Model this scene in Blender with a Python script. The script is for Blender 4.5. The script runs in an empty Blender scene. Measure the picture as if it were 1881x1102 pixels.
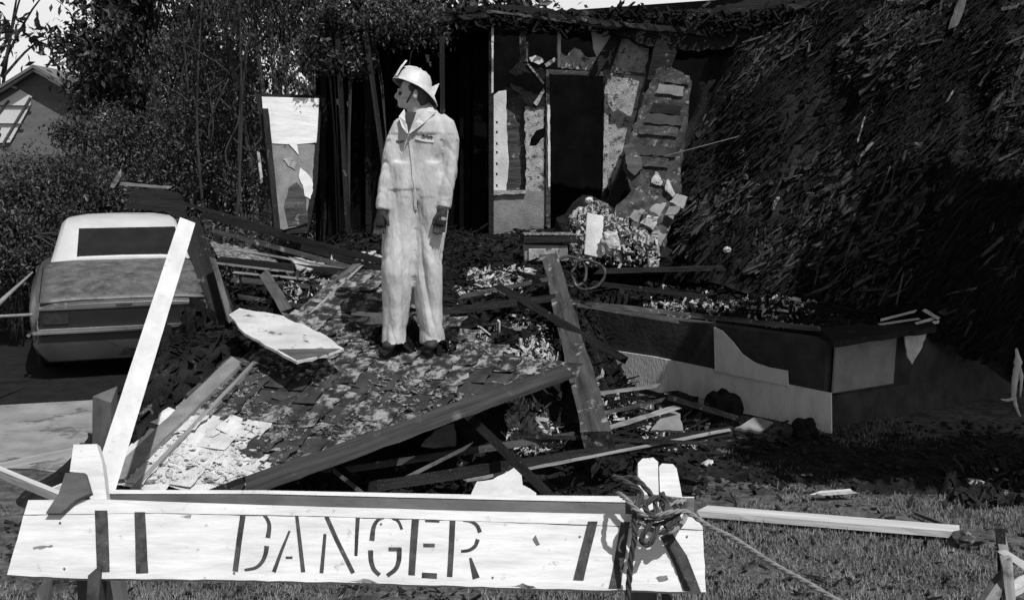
import bpy, bmesh, math, random
from mathutils import Vector, Matrix, noise, Euler
random.seed(7)
scene = bpy.context.scene
C = scene.collection
# ------------------------------------------------------------------ camera
CAMH = 2.25; F = 2017.0; TH = math.atan(261/F)
cam = bpy.data.cameras.new('camera'); camo = bpy.data.objects.new('camera', cam); C.objects.link(camo)
camo.location = (0, 0, CAMH); camo.rotation_euler = (math.pi/2 - TH, 0, 0)
cam.sensor_width = 36; cam.lens = 36*F/1881; cam.clip_end = 2000
scene.camera = camo
# ------------------------------------------------------------------ light
SUN_EL = math.radians(56); SUN_AZ = math.atan2(0.64, -1.0)      # azimuth from +Y towards +X
w = bpy.data.worlds.new('World'); scene.world = w; w.use_nodes = True
nt = w.node_tree; nt.nodes.clear()
sky = nt.nodes.new('ShaderNodeTexSky'); sky.sky_type = 'NISHITA'; sky.sun_disc = False
sky.sun_elevation = SUN_EL; sky.sun_rotation = SUN_AZ; sky.dust_density = 3.0
bw = nt.nodes.new('ShaderNodeRGBToBW'); bg = nt.nodes.new('ShaderNodeBackground'); wo = nt.nodes.new('ShaderNodeOutputWorld')
bg.inputs[1].default_value = 0.05
nt.links.new(sky.outputs[0], bw.inputs[0]); nt.links.new(bw.outputs[0], bg.inputs[0]); nt.links.new(bg.outputs[0], wo.inputs[0])
sl = bpy.data.lights.new('sun', 'SUN'); sl.energy = 4.4; sl.angle = math.radians(0.5)
so = bpy.data.objects.new('sun', sl); C.objects.link(so)
sd = Vector((math.sin(SUN_AZ)*math.cos(SUN_EL), math.cos(SUN_AZ)*math.cos(SUN_EL), math.sin(SUN_EL)))
so.rotation_euler = sd.to_track_quat('Z', 'Y').to_euler()
vs = scene.view_settings; vs.view_transform = 'Standard'; vs.look = 'None'; vs.gamma = 1; vs.exposure = 0.05
vs.use_curve_mapping = False
# ------------------------------------------------------------------ helpers
def ray(px, py):
    u = (px-940.5)/F; v = (551-py)/F
    return Vector((u, math.cos(TH)+v*math.sin(TH), -math.sin(TH)+v*math.cos(TH)))
CO = Vector((0, 0, CAMH))
def P(px, py, Y):
    d = ray(px, py); return CO + d*(Y/d.y)
def G(px, py, z=0.0):
    d = ray(px, py); return CO + d*((z-CAMH)/d.z)
def PL(px, py, pt, n):
    d = ray(px, py); return CO + d*((pt-CO).dot(n)/d.dot(n))
def plane3(a, b, c):
    n = (b-a).cross(c-a).normalized()
    if n.dot(CO-a) < 0: n = -n
    return a, n
def nz(v, s=1.0, o=0.0): return noise.noise(Vector(v)*s+Vector((o, o*1.7, -o)))
R = random.uniform
mats = {}
def mat(name, c1, c2=None, scale=(3, 3, 3), thr=(0.35, 0.65), rough=0.85, bump=0.3, bscale=25, spec=0.3, spots=None, detail=6, metal=0, dist=0.0, crack=None):
    """two greys mixed by noise; spots=(grey, scale, lo, hi) third grey by another noise; crack=(scale, depth) voronoi relief"""
    m = bpy.data.materials.new(name); m.use_nodes = True; t = m.node_tree; N = t.nodes; L = t.links
    b = N['Principled BSDF']; b.inputs['Roughness'].default_value = rough; b.inputs['Specular IOR Level'].default_value = spec
    b.inputs['Metallic'].default_value = metal
    tc = N.new('ShaderNodeTexCoord'); oi = N.new('ShaderNodeObjectInfo'); ad = N.new('ShaderNodeVectorMath'); ad.operation = 'ADD'
    mu = N.new('ShaderNodeVectorMath'); mu.operation = 'SCALE'; mu.inputs[3].default_value = 37.0
    cx = N.new('ShaderNodeCombineXYZ'); L.new(oi.outputs['Random'], cx.inputs[0]); L.new(oi.outputs['Random'], cx.inputs[1])
    L.new(cx.outputs[0], mu.inputs[0]); L.new(tc.outputs['Object'], ad.inputs[0]); L.new(mu.outputs[0], ad.inputs[1])
    mp = N.new('ShaderNodeMapping'); mp.inputs['Scale'].default_value = scale; L.new(ad.outputs[0], mp.inputs[0])
    n1 = N.new('ShaderNodeTexNoise'); n1.inputs['Scale'].default_value = 1; n1.inputs['Detail'].default_value = detail; n1.inputs['Roughness'].default_value = 0.65
    n1.inputs['Distortion'].default_value = dist
    L.new(mp.outputs[0], n1.inputs['Vector'])
    cr = N.new('ShaderNodeValToRGB'); cr.color_ramp.elements[0].position = thr[0]; cr.color_ramp.elements[1].position = thr[1]
    c2 = c1 if c2 is None else c2
    cr.color_ramp.elements[0].color = (c1, c1, c1, 1); cr.color_ramp.elements[1].color = (c2, c2, c2, 1)
    L.new(n1.outputs[0], cr.inputs[0]); col = cr.outputs[0]
    if spots:
        n2 = N.new('ShaderNodeTexNoise'); n2.inputs['Scale'].default_value = spots[1]; n2.inputs['Detail'].default_value = 8; n2.inputs['Roughness'].default_value = 0.7
        L.new(ad.outputs[0], n2.inputs['Vector'])
        c3 = N.new('ShaderNodeValToRGB'); c3.color_ramp.elements[0].position = spots[2]; c3.color_ramp.elements[1].position = spots[3]
        c3.color_ramp.elements[0].color = (0, 0, 0, 1); c3.color_ramp.elements[1].color = (1, 1, 1, 1)
        L.new(n2.outputs[0], c3.inputs[0])
        mx = N.new('ShaderNodeMixRGB'); L.new(c3.outputs[0], mx.inputs[0]); L.new(col, mx.inputs[1]); mx.inputs[2].default_value = (spots[0],)*3+(1,)
        col = mx.outputs[0]
    L.new(col, b.inputs['Base Color'])
    n3 = N.new('ShaderNodeTexNoise'); n3.inputs['Scale'].default_value = bscale/max(scale); n3.inputs['Detail'].default_value = 6
    L.new(mp.outputs[0], n3.inputs['Vector'])
    bp = N.new('ShaderNodeBump'); bp.inputs['Strength'].default_value = bump; bp.inputs['Distance'].default_value = 0.02
    L.new(n3.outputs[0], bp.inputs['Height']); out = bp.outputs[0]
    if crack:
        vo = N.new('ShaderNodeTexVoronoi'); vo.feature = 'DISTANCE_TO_EDGE'; vo.inputs['Scale'].default_value = crack[0]; L.new(ad.outputs[0], vo.inputs['Vector'])
        r2 = N.new('ShaderNodeValToRGB'); r2.color_ramp.elements[1].position = 0.12; L.new(vo.outputs[0], r2.inputs[0])
        b2 = N.new('ShaderNodeBump'); b2.inputs['Strength'].default_value = crack[1]; b2.inputs['Distance'].default_value = 0.02
        L.new(r2.outputs[0], b2.inputs['Height']); L.new(out, b2.inputs['Normal']); out = b2.outputs[0]
    L.new(out, b.inputs['Normal'])
    mats[name] = m
    return m
M = mats
mat('char', 0.006, 0.018, (2, 14, 14), bump=0.6, rough=0.7, spec=0.2, bscale=40, spots=(0.11, 9, 0.62, 0.7), crack=(65, 0.45))
mat('char_light', 0.014, 0.075, (2, 16, 16), bump=0.5, rough=0.75, spots=(0.28, 12, 0.58, 0.68), crack=(60, 0.35))
mat('char_black', 0.004, 0.012, (5, 5, 5), bump=0.8, rough=0.8, spec=0.15, spots=(0.05, 7, 0.66, 0.74))
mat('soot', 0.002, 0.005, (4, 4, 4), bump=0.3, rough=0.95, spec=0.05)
mat('rubble', 0.006, 0.022, (6, 6, 6), bump=1.0, bscale=60, rough=0.9, spec=0.1, spots=(0.13, 8, 0.61, 0.68))
mat('ash', 0.05, 0.30, (22, 22, 22), thr=(.42, .62), bump=0.8, bscale=60, rough=0.95, spots=(0.02, 26, 0.52, 0.6))
mat('ash_white', 0.20, 0.56, (20, 20, 20), bump=0.6, bscale=50, rough=0.95, spots=(0.12, 14, 0.62, 0.68))
mat('wood', 0.12, 0.26, (1.5, 18, 18), bump=0.4, rough=0.8, spots=(0.03, 6, 0.56, 0.66))
mat('wood_grey', 0.035, 0.11, (1.5, 22, 22), bump=0.5, rough=0.85, spots=(0.02, 5, 0.55, 0.68))
mat('rafter', 0.012, 0.05, (1.2, 26, 26), bump=0.6, rough=0.85, spots=(0.10, 7, 0.58, 0.7))
mat('plaster_sooty', 0.012, 0.07, (9, 9, 9), bump=0.8, bscale=60, rough=0.95, spots=(0.20, 14, 0.57, 0.64))
mat('white_paint', 0.44, 0.60, (4, 40, 9), bump=0.35, bscale=60, rough=0.7, spots=(0.24, 26, 0.61, 0.72), thr=(.25, .6))
mat('white_paint_old', 0.36, 0.56, (1.2, 30, 30), bump=0.45, rough=0.7, spots=(0.10, 20, 0.66, 0.71))
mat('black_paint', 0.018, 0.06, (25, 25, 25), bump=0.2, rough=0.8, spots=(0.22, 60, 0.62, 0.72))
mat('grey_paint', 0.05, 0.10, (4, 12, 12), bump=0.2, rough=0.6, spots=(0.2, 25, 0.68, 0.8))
mat('plaster', 0.18, 0.40, (9, 9, 9), bump=0.6, bscale=60, rough=0.9, spots=(0.05, 14, 0.54, 0.6))
mat('plaster_light', 0.40, 0.58, (4, 4, 4), bump=0.3, bscale=40, rough=0.85, spots=(0.2, 10, 0.66, 0.75))
mat('plaster_grey', 0.13, 0.21, (6, 6, 6), bump=0.4, bscale=50, rough=0.9, spots=(0.05, 7, 0.62, 0.72))
mat('foundation', 0.58, 0.74, (9, 9, 3), bump=0.35, bscale=60, rough=0.9, spots=(0.08, 16, 0.68, 0.73))
mat('sheathing', 0.018, 0.05, (4, 4, 4), bump=0.3, rough=0.85)
mat('siding_grey', 0.19, 0.27, (5, 5, 5), bump=0.3, rough=0.85, spots=(0.05, 8, 0.64, 0.75))
mat('shingle', 0.012, 0.07, (9, 9, 9), bump=1.0, bscale=120, rough=0.95, spots=(0.34, 9, 0.49, 0.60))
mat('fibre', 0.016, 0.07, (9, 9, 9), bump=0.4, rough=0.9, spec=.1)
mat('fibre_light', 0.18, 0.44, (12, 12, 12), bump=0.4, rough=0.9, spec=.1)
mat('shingle_ash', 0.40, 0.60, (8, 8, 8), bump=0.6, bscale=90, rough=0.95, spots=(0.08, 13, 0.61, 0.67))
mat('deck', 0.012, 0.05, (5, 5, 5), bump=0.6, rough=0.9, spots=(0.2, 9, 0.6, 0.68))
mat('grass_ground', 0.05, 0.17, (14, 14, 14), thr=(.38, .62), bump=1.0, bscale=160, rough=0.95, spots=(0.04, 2.6, 0.5, 0.62))
mat('dirt_path', 0.17, 0.28, (3, 3, 3), bump=0.5, bscale=60, rough=0.95, spots=(0.09, 2.2, 0.55, 0.62))  # darker mottling stands in for dappled tree shade
mat('shaded_asphalt', 0.008, 0.016, (6, 6, 6), bump=0.4, bscale=90, rough=0.9, spec=0.1)
mat('blade', 0.07, 0.21, (4, 4, 4), bump=0, rough=0.7)
mat('leaf', 0.035, 0.085, (2, 2, 2), bump=0, rough=0.5, spec=0.4)
mat('leaf_dark', 0.02, 0.05, (2, 2, 2), bump=0, rough=0.5, spec=0.35)
mat('leaf_pale', 0.10, 0.22, (2, 2, 2), bump=0, rough=0.5, spec=0.5)
mat('bark', 0.015, 0.05, (10, 10, 2), bump=0.8, rough=0.95)
mat('cloth', 0.42, 0.52, (3, 3, 1.2), bump=0.7, bscale=22, rough=0.9, spec=0.05, spots=(0.24, 3.0, 0.47, 0.75), detail=4)
mat('cloth_seam', 0.5, 0.58, (12, 12, 12), bump=0.1, rough=0.9)
mat('cloth_dark', 0.03, 0.05, (12, 12, 12), bump=0.2, rough=0.9)
mat('skin', 0.34, 0.46, (8, 8, 8), bump=0.1, rough=0.55)
mat('hair', 0.03, 0.06, (30, 30, 30), bump=0.5, rough=0.6)
mat('glove', 0.015, 0.03, (12, 12, 12), bump=0.3, rough=0.7)
mat('glove_band', 0.25, 0.3, (12, 12, 12), bump=0.2, rough=0.8)
mat('helmet', 0.42, 0.58, (14, 14, 14), bump=0.1, rough=0.35, spec=0.5, spots=(0.25, 14, 0.62, 0.72))
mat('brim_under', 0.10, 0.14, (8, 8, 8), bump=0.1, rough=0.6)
mat('car_dusty', 0.04, 0.11, (6, 6, 6), bump=0.15, bscale=40, rough=0.55, spots=(0.14, 11, 0.48, 0.7), spec=0.5)
mat('car_roof', 0.46, 0.54, (3, 3, 3), bump=0.03, rough=0.35, spec=0.5, spots=(0.5, 9, 0.6, 0.7))
mat('car_body', 0.055, 0.085, (3, 3, 3), bump=0.03, rough=0.3, spec=0.6, spots=(0.22, 5, 0.58, 0.7))
mat('car_lower', 0.022, 0.034, (3, 3, 3), bump=0.05, rough=0.5)  # shade on the lower tail is put into this darker grey
mat('chrome', 0.5, 0.6, (8, 8, 8), bump=0.02, rough=0.22, metal=1)
mat('black_glass', 0.012, 0.02, (3, 3, 3), bump=0, rough=0.18, spec=0.5)
mat('tail_black', 0.006, 0.01, (3, 3, 3), bump=0, rough=0.5)
mat('lamp', 0.015, 0.03, (20, 20, 20), bump=0.1, rough=0.25)
mat('rubber', 0.008, 0.014, (10, 10, 10), bump=0.2, rough=0.85)
mat('rope', 0.14, 0.24, (20, 20, 20), bump=0.4, rough=0.95)
mat('rope_dark', 0.03, 0.06, (20, 20, 20), bump=0.4, rough=0.95)
mat('far_wall', 0.11, 0.15, (1, 1, 8), bump=0.1, rough=0.9, spots=(0.08, 2, 0.55, 0.7))
mat('far_glass', 0.55, 0.62, (1, 1, 1), bump=0.02, rough=0.3, spec=0.5)
mat('rag', 0.4, 0.6, (12, 12, 12), bump=0.4, rough=0.9)
mat('tin', 0.38, 0.54, (4, 4, 4), bump=0.3, rough=0.6, metal=0.0, spots=(0.10, 9, 0.60, 0.66))

def link(name, me, m=None, parent=None, loc=None):
    o = bpy.data.objects.new(name, me); C.objects.link(o)
    if m is not None and me is not None:
        me.materials.clear()
        for x in (m if isinstance(m, (list, tuple)) else [m]): me.materials.append(M[x])
    if loc is not None: o.location = loc
    if parent is not None: o.parent = parent
    return o
def tag(o, label, cat, group=None, kind=None):
    if label: o['label'] = label
    if cat: o['category'] = cat
    if group: o['group'] = group
    if kind: o['kind'] = kind
    return o
def thing(name, label, cat, loc=(0, 0, 0), group=None, rz=0):
    o = bpy.data.objects.new(name, None); C.objects.link(o); o.location = loc; o.rotation_euler[2] = rz
    o.empty_display_size = .1
    return tag(o, label, cat, group)
def struct(o): o['kind'] = 'structure'; return o
def pyd(name, vs_, fs, m, parent=None, smooth=False, center=True, mi=None):
    """mesh from world-space verts; origin put at the centroid (parent at origin/unrotated handled)"""
    off = parent.location.copy() if parent is not None else Vector((0, 0, 0))
    c = Vector((0, 0, 0))
    if center:
        for v in vs_: c += Vector(v)
        c /= max(1, len(vs_))
    else: c = off.copy()
    me = bpy.data.meshes.new(name); me.from_pydata([tuple(Vector(v)-c) for v in vs_], [], fs)
    if mi: me.polygons.foreach_set('material_index', mi)
    if smooth: me.polygons.foreach_set('use_smooth', [True]*len(fs))
    me.update()
    return link(name, me, m, parent, c-off)
def orient(o):
    bm = bmesh.new(); bm.from_mesh(o.data); bmesh.ops.recalc_face_normals(bm, faces=bm.faces); bm.to_mesh(o.data); bm.free(); return o
def ragged(pts, amt, step):
    out = []
    n = len(pts)
    for i in range(n):
        a = Vector(pts[i]); b = Vector(pts[(i+1) % n]); L = (b-a).length
        k = max(1, int(L/step)); pr = Vector((-(b-a).y, (b-a).x)).normalized() if L > 0 else Vector((0, 0))
        for j in range(k):
            p = a.lerp(b, j/k)
            if j: p = p + pr*R(-amt, amt) + (b-a).normalized()*R(-.3, .3)*step*.5
            out.append((p.x, p.y))
    return out
def slab(name, poly, pl, th, m, parent=None, rag=0, step=12, back=True):
    """pixel outline -> real polygon on plane pl=(pt,n) with thickness th away from the camera side"""
    if rag: poly = ragged(poly, rag, step)
    pt, n = pl
    f = [PL(x, y, pt, n) for x, y in poly]
    bk = [p - n*th for p in f]
    k = len(f)
    o = pyd(name, f+bk, [tuple(range(k)), tuple(reversed(range(k, 2*k)))]+[(i, k+i, k+(i+1) % k, (i+1) % k) for i in range(k)], m, parent)
    bm = bmesh.new(); bm.from_mesh(o.data)
    bmesh.ops.triangulate(bm, faces=[f for f in bm.faces if len(f.verts) > 4]); bmesh.ops.recalc_face_normals(bm, faces=bm.faces)
    bm.to_mesh(o.data); bm.free()
    return o
def beam(name, a, b, w_, h_, m, label=None, cat=None, parent=None, roll=0.0, seg=10, jit=0.08, group=None, taper=1.0, endrag=0.05, bend=0.0, face=False):
    """timber from a to b (world); local X along its length"""
    a = Vector(a); b = Vector(b); d = b-a; L = d.length
    vs_, fs = [], []
    for i in range(seg+1):
        t = i/seg; k = 1+(taper-1)*t
        for j, (sy, sz) in enumerate(((-1, -1), (1, -1), (1, 1), (-1, 1))):
            x = (t-.5)*L + (R(-1, 1)*endrag if i in (0, seg) else R(-1, 1)*L/seg*.2)
            y = sy*w_/2*k*(1+R(-jit, jit)); z = sz*h_/2*k*(1+R(-jit, jit)) + bend*math.sin(math.pi*t)
            vs_.append((x, y, z))
    for i in range(seg):
        q = i*4
        for j in range(4): fs.append((q+j, q+(j+1) % 4, q+4+(j+1) % 4, q+4+j))
    fs.append((3, 2, 1, 0)); e = seg*4; fs.append((e, e+1, e+2, e+3))
    me = bpy.data.meshes.new(name); me.from_pydata(vs_, [], fs); me.update()
    o = link(name, me, m, parent)
    x = d.normalized(); up = Vector((0, 0, 1)) if abs(x.z) < .95 else Vector((0, 1, 0))
    y = up.cross(x).normalized(); z = x.cross(y)
    if face: y = ((a+b)/2-CO).normalized(); y = (y-x*y.dot(x)).normalized(); z = x.cross(y)
    rot = Matrix((x, y, z)).transposed() @ Matrix.Rotation(roll, 3, 'X')
    off = parent.location if parent is not None else Vector((0, 0, 0))
    o.matrix_local = Matrix.Translation((a+b)/2-off) @ rot.to_4x4()
    if label or cat: tag(o, label, cat, group)
    orient(o)
    return o
def pbeam(name, p0, p1, wpx, th, m, **k):
    """beam by pixel ends (px,py,Y), face width in pixels"""
    a = P(*p0); b = P(*p1); w_ = wpx*((p0[2]+p1[2])/2)/F
    return beam(name, a, b, k.pop('depth', th), w_, m, face=True, **k)
def tube(name, pts, rad, m, parent=None, sides=7, closed=False, smooth=True):
    pts = [Vector(p) for p in pts]; vs_, fs = [], []; n = len(pts)
    rr = rad if isinstance(rad, (list, tuple)) else [rad]*n
    up = Vector((0.13, 0.31, 1)).normalized()
    for i, p in enumerate(pts):
        if closed: t = pts[(i+1) % n]-pts[i-1]
        else: t = pts[min(i+1, n-1)]-pts[max(i-1, 0)]
        t = t.normalized() if t.length > 1e-9 else Vector((0, 0, 1))
        s = t.cross(up); s = s.normalized() if s.length > 1e-4 else Vector((1, 0, 0)); q = s.cross(t)
        for j in range(sides):
            a = 2*math.pi*j/sides; vs_.append(p + (s*math.cos(a)+q*math.sin(a))*rr[i])
    for i in range(n if closed else n-1):
        i2 = (i+1) % n
        for j in range(sides): fs.append((i*sides+j, i*sides+(j+1) % sides, i2*sides+(j+1) % sides, i2*sides+j))
    if not closed: fs.append(tuple(reversed(range(sides)))); fs.append(tuple((n-1)*sides+j for j in range(sides)))
    return pyd(name, vs_, fs, m, parent, smooth)
def spline(pts, k=8):
    pts = [Vector(p) for p in pts]; out = []
    q = [pts[0]*2-pts[1]]+pts+[pts[-1]*2-pts[-2]]
    for i in range(1, len(q)-2):
        for j in range(k):
            t = j/k; a, b, c, d = q[i-1], q[i], q[i+1], q[i+2]
            out.append(0.5*((2*b)+(-a+c)*t+(2*a-5*b+4*c-d)*t*t+(-a+3*b-3*c+d)*t**3))
    out.append(pts[-1]); return out
def rope(name, pts, rad, m, parent=None, k=10, turns=14):
    path = spline(pts, k); V, Fc = [], []; sides = 6; n = len(path); L = 0; acc = [0]
    for i in range(1, n): L += (path[i]-path[i-1]).length; acc.append(L)
    up = Vector((.1, .2, 1)).normalized()
    for s_ in range(3):
        base = len(V)
        for i, p in enumerate(path):
            t = (path[min(i+1, n-1)]-path[max(i-1, 0)]).normalized(); s = t.cross(up).normalized(); q = s.cross(t)
            a = acc[i]/(rad*11)*2*math.pi + s_*2.094; c = p+(s*math.cos(a)+q*math.sin(a))*rad*.55
            for j in range(sides):
                b = 2*math.pi*j/sides; V.append(c+(s*math.cos(b)+q*math.sin(b))*rad*.58)
        for i in range(n-1):
            for j in range(sides): Fc.append((base+i*sides+j, base+i*sides+(j+1) % sides, base+(i+1)*sides+(j+1) % sides, base+(i+1)*sides+j))
    return pyd(name, V, Fc, m, parent, True)
def chips(name, pts, size, m, mis=None, parent=None, flat=0.35, align=None, asp=(1, 2.2), wts=None, wob=.35):
    """many irregular flakes in one mesh; pts = list of world points"""
    V, Fc, MI = [], [], []
    for p in pts:
        s = size[0]*(size[1]*1.5/size[0])**(random.random()**1.6); L = s*R(*asp)
        if align is not None:
            x = (align + Vector((R(-wob, wob), R(-wob, wob), R(-wob, wob)))).normalized()
            y = x.cross(Vector((R(-.5, .5), R(-.5, .5), 1))).normalized(); z = x.cross(y)
            r = Matrix((x, y, z)).transposed()
        else: r = Euler((R(-flat, flat)*3, R(-flat, flat)*3, R(0, 6.3))).to_matrix()
        th = s*R(.08, .3); b = len(V)
        cor = [(-L/2*R(.5, 1), -s/2*R(.4, 1)), (L/2*R(.5, 1), -s/2*R(.4, 1)), (L/2*R(.4, 1), s/2*R(.4, 1)), (-L/2*R(.4, 1), s/2*R(.4, 1))]
        for z in (-th, th*R(.3, 1)):
            for cx_, cy_ in cor: V.append(Vector(p)+r @ Vector((cx_, cy_, z)))
        fs = [(b+4, b+5, b+6, b+7), (b, b+1, b+5, b+4), (b+1, b+2, b+6, b+5), (b+2, b+3, b+7, b+6), (b+3, b, b+4, b+7)]
        Fc += fs; k = random.choices(range(len(wts)), wts)[0] if wts else 0; MI += [k]*5
    return pyd(name, V, Fc, m, parent, mi=MI)

# ------------------------------------------------------------------ setting: ground
def grid(name, x0, x1, y0, y1, nx, ny, zf, m, smooth=True):
    V = [(x0+(x1-x0)*i/nx, y0+(y1-y0)*j/ny, 0) for j in range(ny+1) for i in range(nx+1)]
    V = [(x, y, zf(x, y)) for x, y, _ in V]
    Fc = [(j*(nx+1)+i, j*(nx+1)+i+1, (j+1)*(nx+1)+i+1, (j+1)*(nx+1)+i) for j in range(ny) for i in range(nx)]
    return pyd(name, V, Fc, m, None, smooth, center=False)
struct(pyd('ground', [(-385, -385, 0), (385, -385, 0), (385, 385, 0), (-385, 385, 0)], [(0, 1, 2, 3)], 'grass_ground', center=False))
pa = [G(-700, 735), G(30, 742), G(250, 735), G(420, 728), G(420, 910), G(-700, 1000)]
def sheet(name, pts, z, m):
    return struct(pyd(name, [(p.x, p.y, z) for p in pts], [tuple(range(len(pts)))], m))
sheet('path', [Vector((p.x, p.y, 0)) for p in (G(-900, 745), G(-900, 835), G(60, 862), G(210, 885), G(430, 870), G(430, 700), G(0, 700))], 0.005, 'dirt_path')
sheet('driveway', [Vector((p.x, p.y, 0)) for p in (G(-1500, 765), G(0, 745), G(180, 735), G(300, 728), G(430, 722), G(470, 560), G(300, 440), G(-1500, 440))], 0.009, 'shaded_asphalt')  # shade lying before the car is put into this near-black surface
# grass blades in the foreground lawn
def grass():
    V, Fc = [], []
    n = 0
    while n < 60000:
        y = 5.2+R(0, 1)**1.3*6.5; x = R(-.52, .56)*y
        if x < -1.0 and y > 6.9: continue
        if -1.2 < x < 1.6 and y > 7.6: continue
        if x > 1.6 and y > 9.3: continue
        d = nz((x, y, 0), .9)+.4*nz((x, y, 3), 3)
        if R(-.35, .35) > d+.02 or (x > 1.6 and nz((x, y, 8), 1.6) > .18): continue
        h = R(.012, .035)*(1+.9*d)*(1.5 if random.random() < .06 else 1); a = R(0, 6.28); wd = R(.002, .005); l = R(0, .04)
        b = len(V); dx, dy = math.cos(a)*wd, math.sin(a)*wd; lx, ly = math.cos(a+1.3)*l, math.sin(a+1.3)*l
        V += [(x-dx, y-dy, 0), (x+dx, y+dy, 0), (x+lx, y+ly, h)]; Fc.append((b, b+1, b+2)); n += 1
    tag(pyd('grass', V, Fc, 'blade', center=False), 'short rough lawn grass in front of the burned house', 'grass', kind='stuff')
grass()
def sky_ring():
    m = bpy.data.materials.new('sky'); m.use_nodes = True; t = m.node_tree; t.nodes.clear()
    e = t.nodes.new('ShaderNodeEmission'); o = t.nodes.new('ShaderNodeOutputMaterial'); n = t.nodes.new('ShaderNodeTexNoise'); n.inputs['Scale'].default_value = .02
    r = t.nodes.new('ShaderNodeValToRGB'); r.color_ramp.elements[0].color = (.72, .72, .72, 1); r.color_ramp.elements[1].color = (.92, .92, .92, 1)
    tc = t.nodes.new('ShaderNodeTexCoord'); t.links.new(tc.outputs['Object'], n.inputs['Vector']); t.links.new(n.outputs[0], r.inputs[0]); t.links.new(r.outputs[0], e.inputs[0]); t.links.new(e.outputs[0], o.inputs[0])
    M['sky'] = m; V, Fc = [], []
    for i in range(48):
        a = 2*math.pi*i/48; V += [(math.cos(a)*390, math.sin(a)*390, -5), (math.cos(a)*390, math.sin(a)*390, 150)]
    for i in range(48): j = (i+1) % 48; Fc.append((2*i, 2*j, 2*j+1, 2*i+1))
    struct(pyd('sky', V, Fc, 'sky', center=False))
sky_ring()
struct(pyd('sky_backdrop_hill', [(-120, 70, 0), (120, 70, 0), (120, 90, 3), (-120, 90, 3)], [(0, 1, 2, 3)], 'grass_ground')).name = 'hill'

# ------------------------------------------------------------------ debris mound and platform
K = Vector((2.58, 8.9, 0)); DL = Vector((-.67, .74, 0)).normalized(); DR = Vector((.83, .56, 0)).normalized()
FZ = 0.80
def inside(x, y):
    p = Vector((x, y, 0))-K
    det = DL.x*DR.y-DL.y*DR.x
    a = (p.x*DR.y-p.y*DR.x)/det; b = (DL.x*p.y-DL.y*p.x)/det
    return a > .3 and b > .3
rA = P(205, 898, 6.0); rC = P(460, 898, 6.0); rM = P(765, 645, 7.45)
RP = plane3(rA, rC, rM)
def sst(a, b, x):
    t = max(0, min(1, (x-a)/(b-a))); return t*t*(3-2*t)
def roofz(x, y):
    pt, n = RP; return pt.z-((x-pt.x)*n.x+(y-pt.y)*n.y)/n.z
def mound(x, y):
    b = .10*nz((x, y, 0), 1.3)+.07*nz((x, y, 1), 4)+.03*nz((x, y, 2), 12)
    xl = -3.35+.12*(y-8) ; 
    e1 = sst(xl, xl+1.0, x)*(1-sst(0.1+.10*(y-7.5), 1.0+.10*(y-7.5), x))*sst(6.7, 7.7, y)*(1-sst(12.5, 14.5, y))
    h = e1*(.93+.10*(y-7.8)+b)
    e2 = sst(-1.6, -.6, x)*(1-sst(.45+.3*(y-6), .95+.3*(y-6), x))*sst(5.6, 6.6, y)*(1-sst(8.6, 9.6, y-(x-.9)*-.9))
    h = max(h, e2*(.20+b*1.2))
    if inside(x, y): h = max(h, .83+b*.6+.05*(y-9)*.2)
    if y < 7.55 and x < 1.0: h = min(h, roofz(x, y)-.10)
    return h-.02
mo = grid('debris_mound', -3.6, 6.2, 5.4, 14.5, 170, 160, mound, 'rubble', smooth=False)
tag(mo, 'black heap of charred rubble covering the collapsed house floor', 'rubble', kind='stuff')
def on(px, py, Y0=5.0, Y1=14.4):
    """first hit of the pixel ray with the mound"""
    Y = Y0
    while Y < Y1:
        p = P(px, py, Y)
        if p.z < mound(p.x, p.y): return p
        Y += .04
    return None
# loose flakes over the mound
pts = []
for _ in range(26000):
    x, y = R(-2.9, 5.0), R(5.9, 13.5)
    h = mound(x, y)
    if h > .03: pts.append((x, y, h+R(0, .03)))
tag(chips('charcoal_flakes', pts, (.008, .045), ['char_black', 'char', 'ash', 'ash_white'], wts=(60, 26, 6, 2), asp=(1, 4)), 'loose charcoal flakes and ash scattered all over the heap', 'debris', kind='stuff')
def patch(label, boxes, n, size, wts, cat='debris', name='ash_debris', asp=(1, 2.2)):
    pts = []
    for (x0, y0, x1, y1) in boxes:
        for _ in range(n):
            p = on(R(x0, x1), R(y0, y1))
            if p is None: continue
            if nz((p.x, p.y, 5), 3.5) < R(-.25, .45): continue
            pts.append((p.x, p.y, p.z+R(0, .05)))
    tag(chips(name, pts, size, ['ash_white', 'ash', 'char', 'wood'], wts=wts, flat=.5, asp=asp), label, cat, kind='stuff')
patch('pale ash and plaster crumbs lying right of the thick leaning post', [(1090, 700, 1330, 830), (930, 745, 1060, 840)], 1700, (.005, .035), (.7, 2.5, 9, 2), asp=(1, 6))
patch('bright litter of plaster crumbs on the floor edge above the foundation', [(1180, 555, 1500, 605), (1150, 560, 1330, 590)], 1500, (.005, .025), (2, 4, 6, 1), asp=(1, 4))
patch('ash and broken plaster around the doorway foot', [(1060, 440, 1260, 500), (830, 500, 960, 545), (1180, 480, 1350, 540)], 1300, (.006, .035), (.8, 2.5, 9, 1), asp=(1, 4))
patch('grey litter between the fallen beams right of the standing man', [(830, 570, 1030, 690), (520, 480, 720, 600)], 1600, (.006, .03), (.25, 1.6, 9, 2), asp=(1, 5))
patch('pale scraps strewn in front of the slumped black roof', [(1270, 440, 1560, 560)], 1700, (.006, .03), (1.2, 3, 9, 1), asp=(1, 4))

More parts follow.
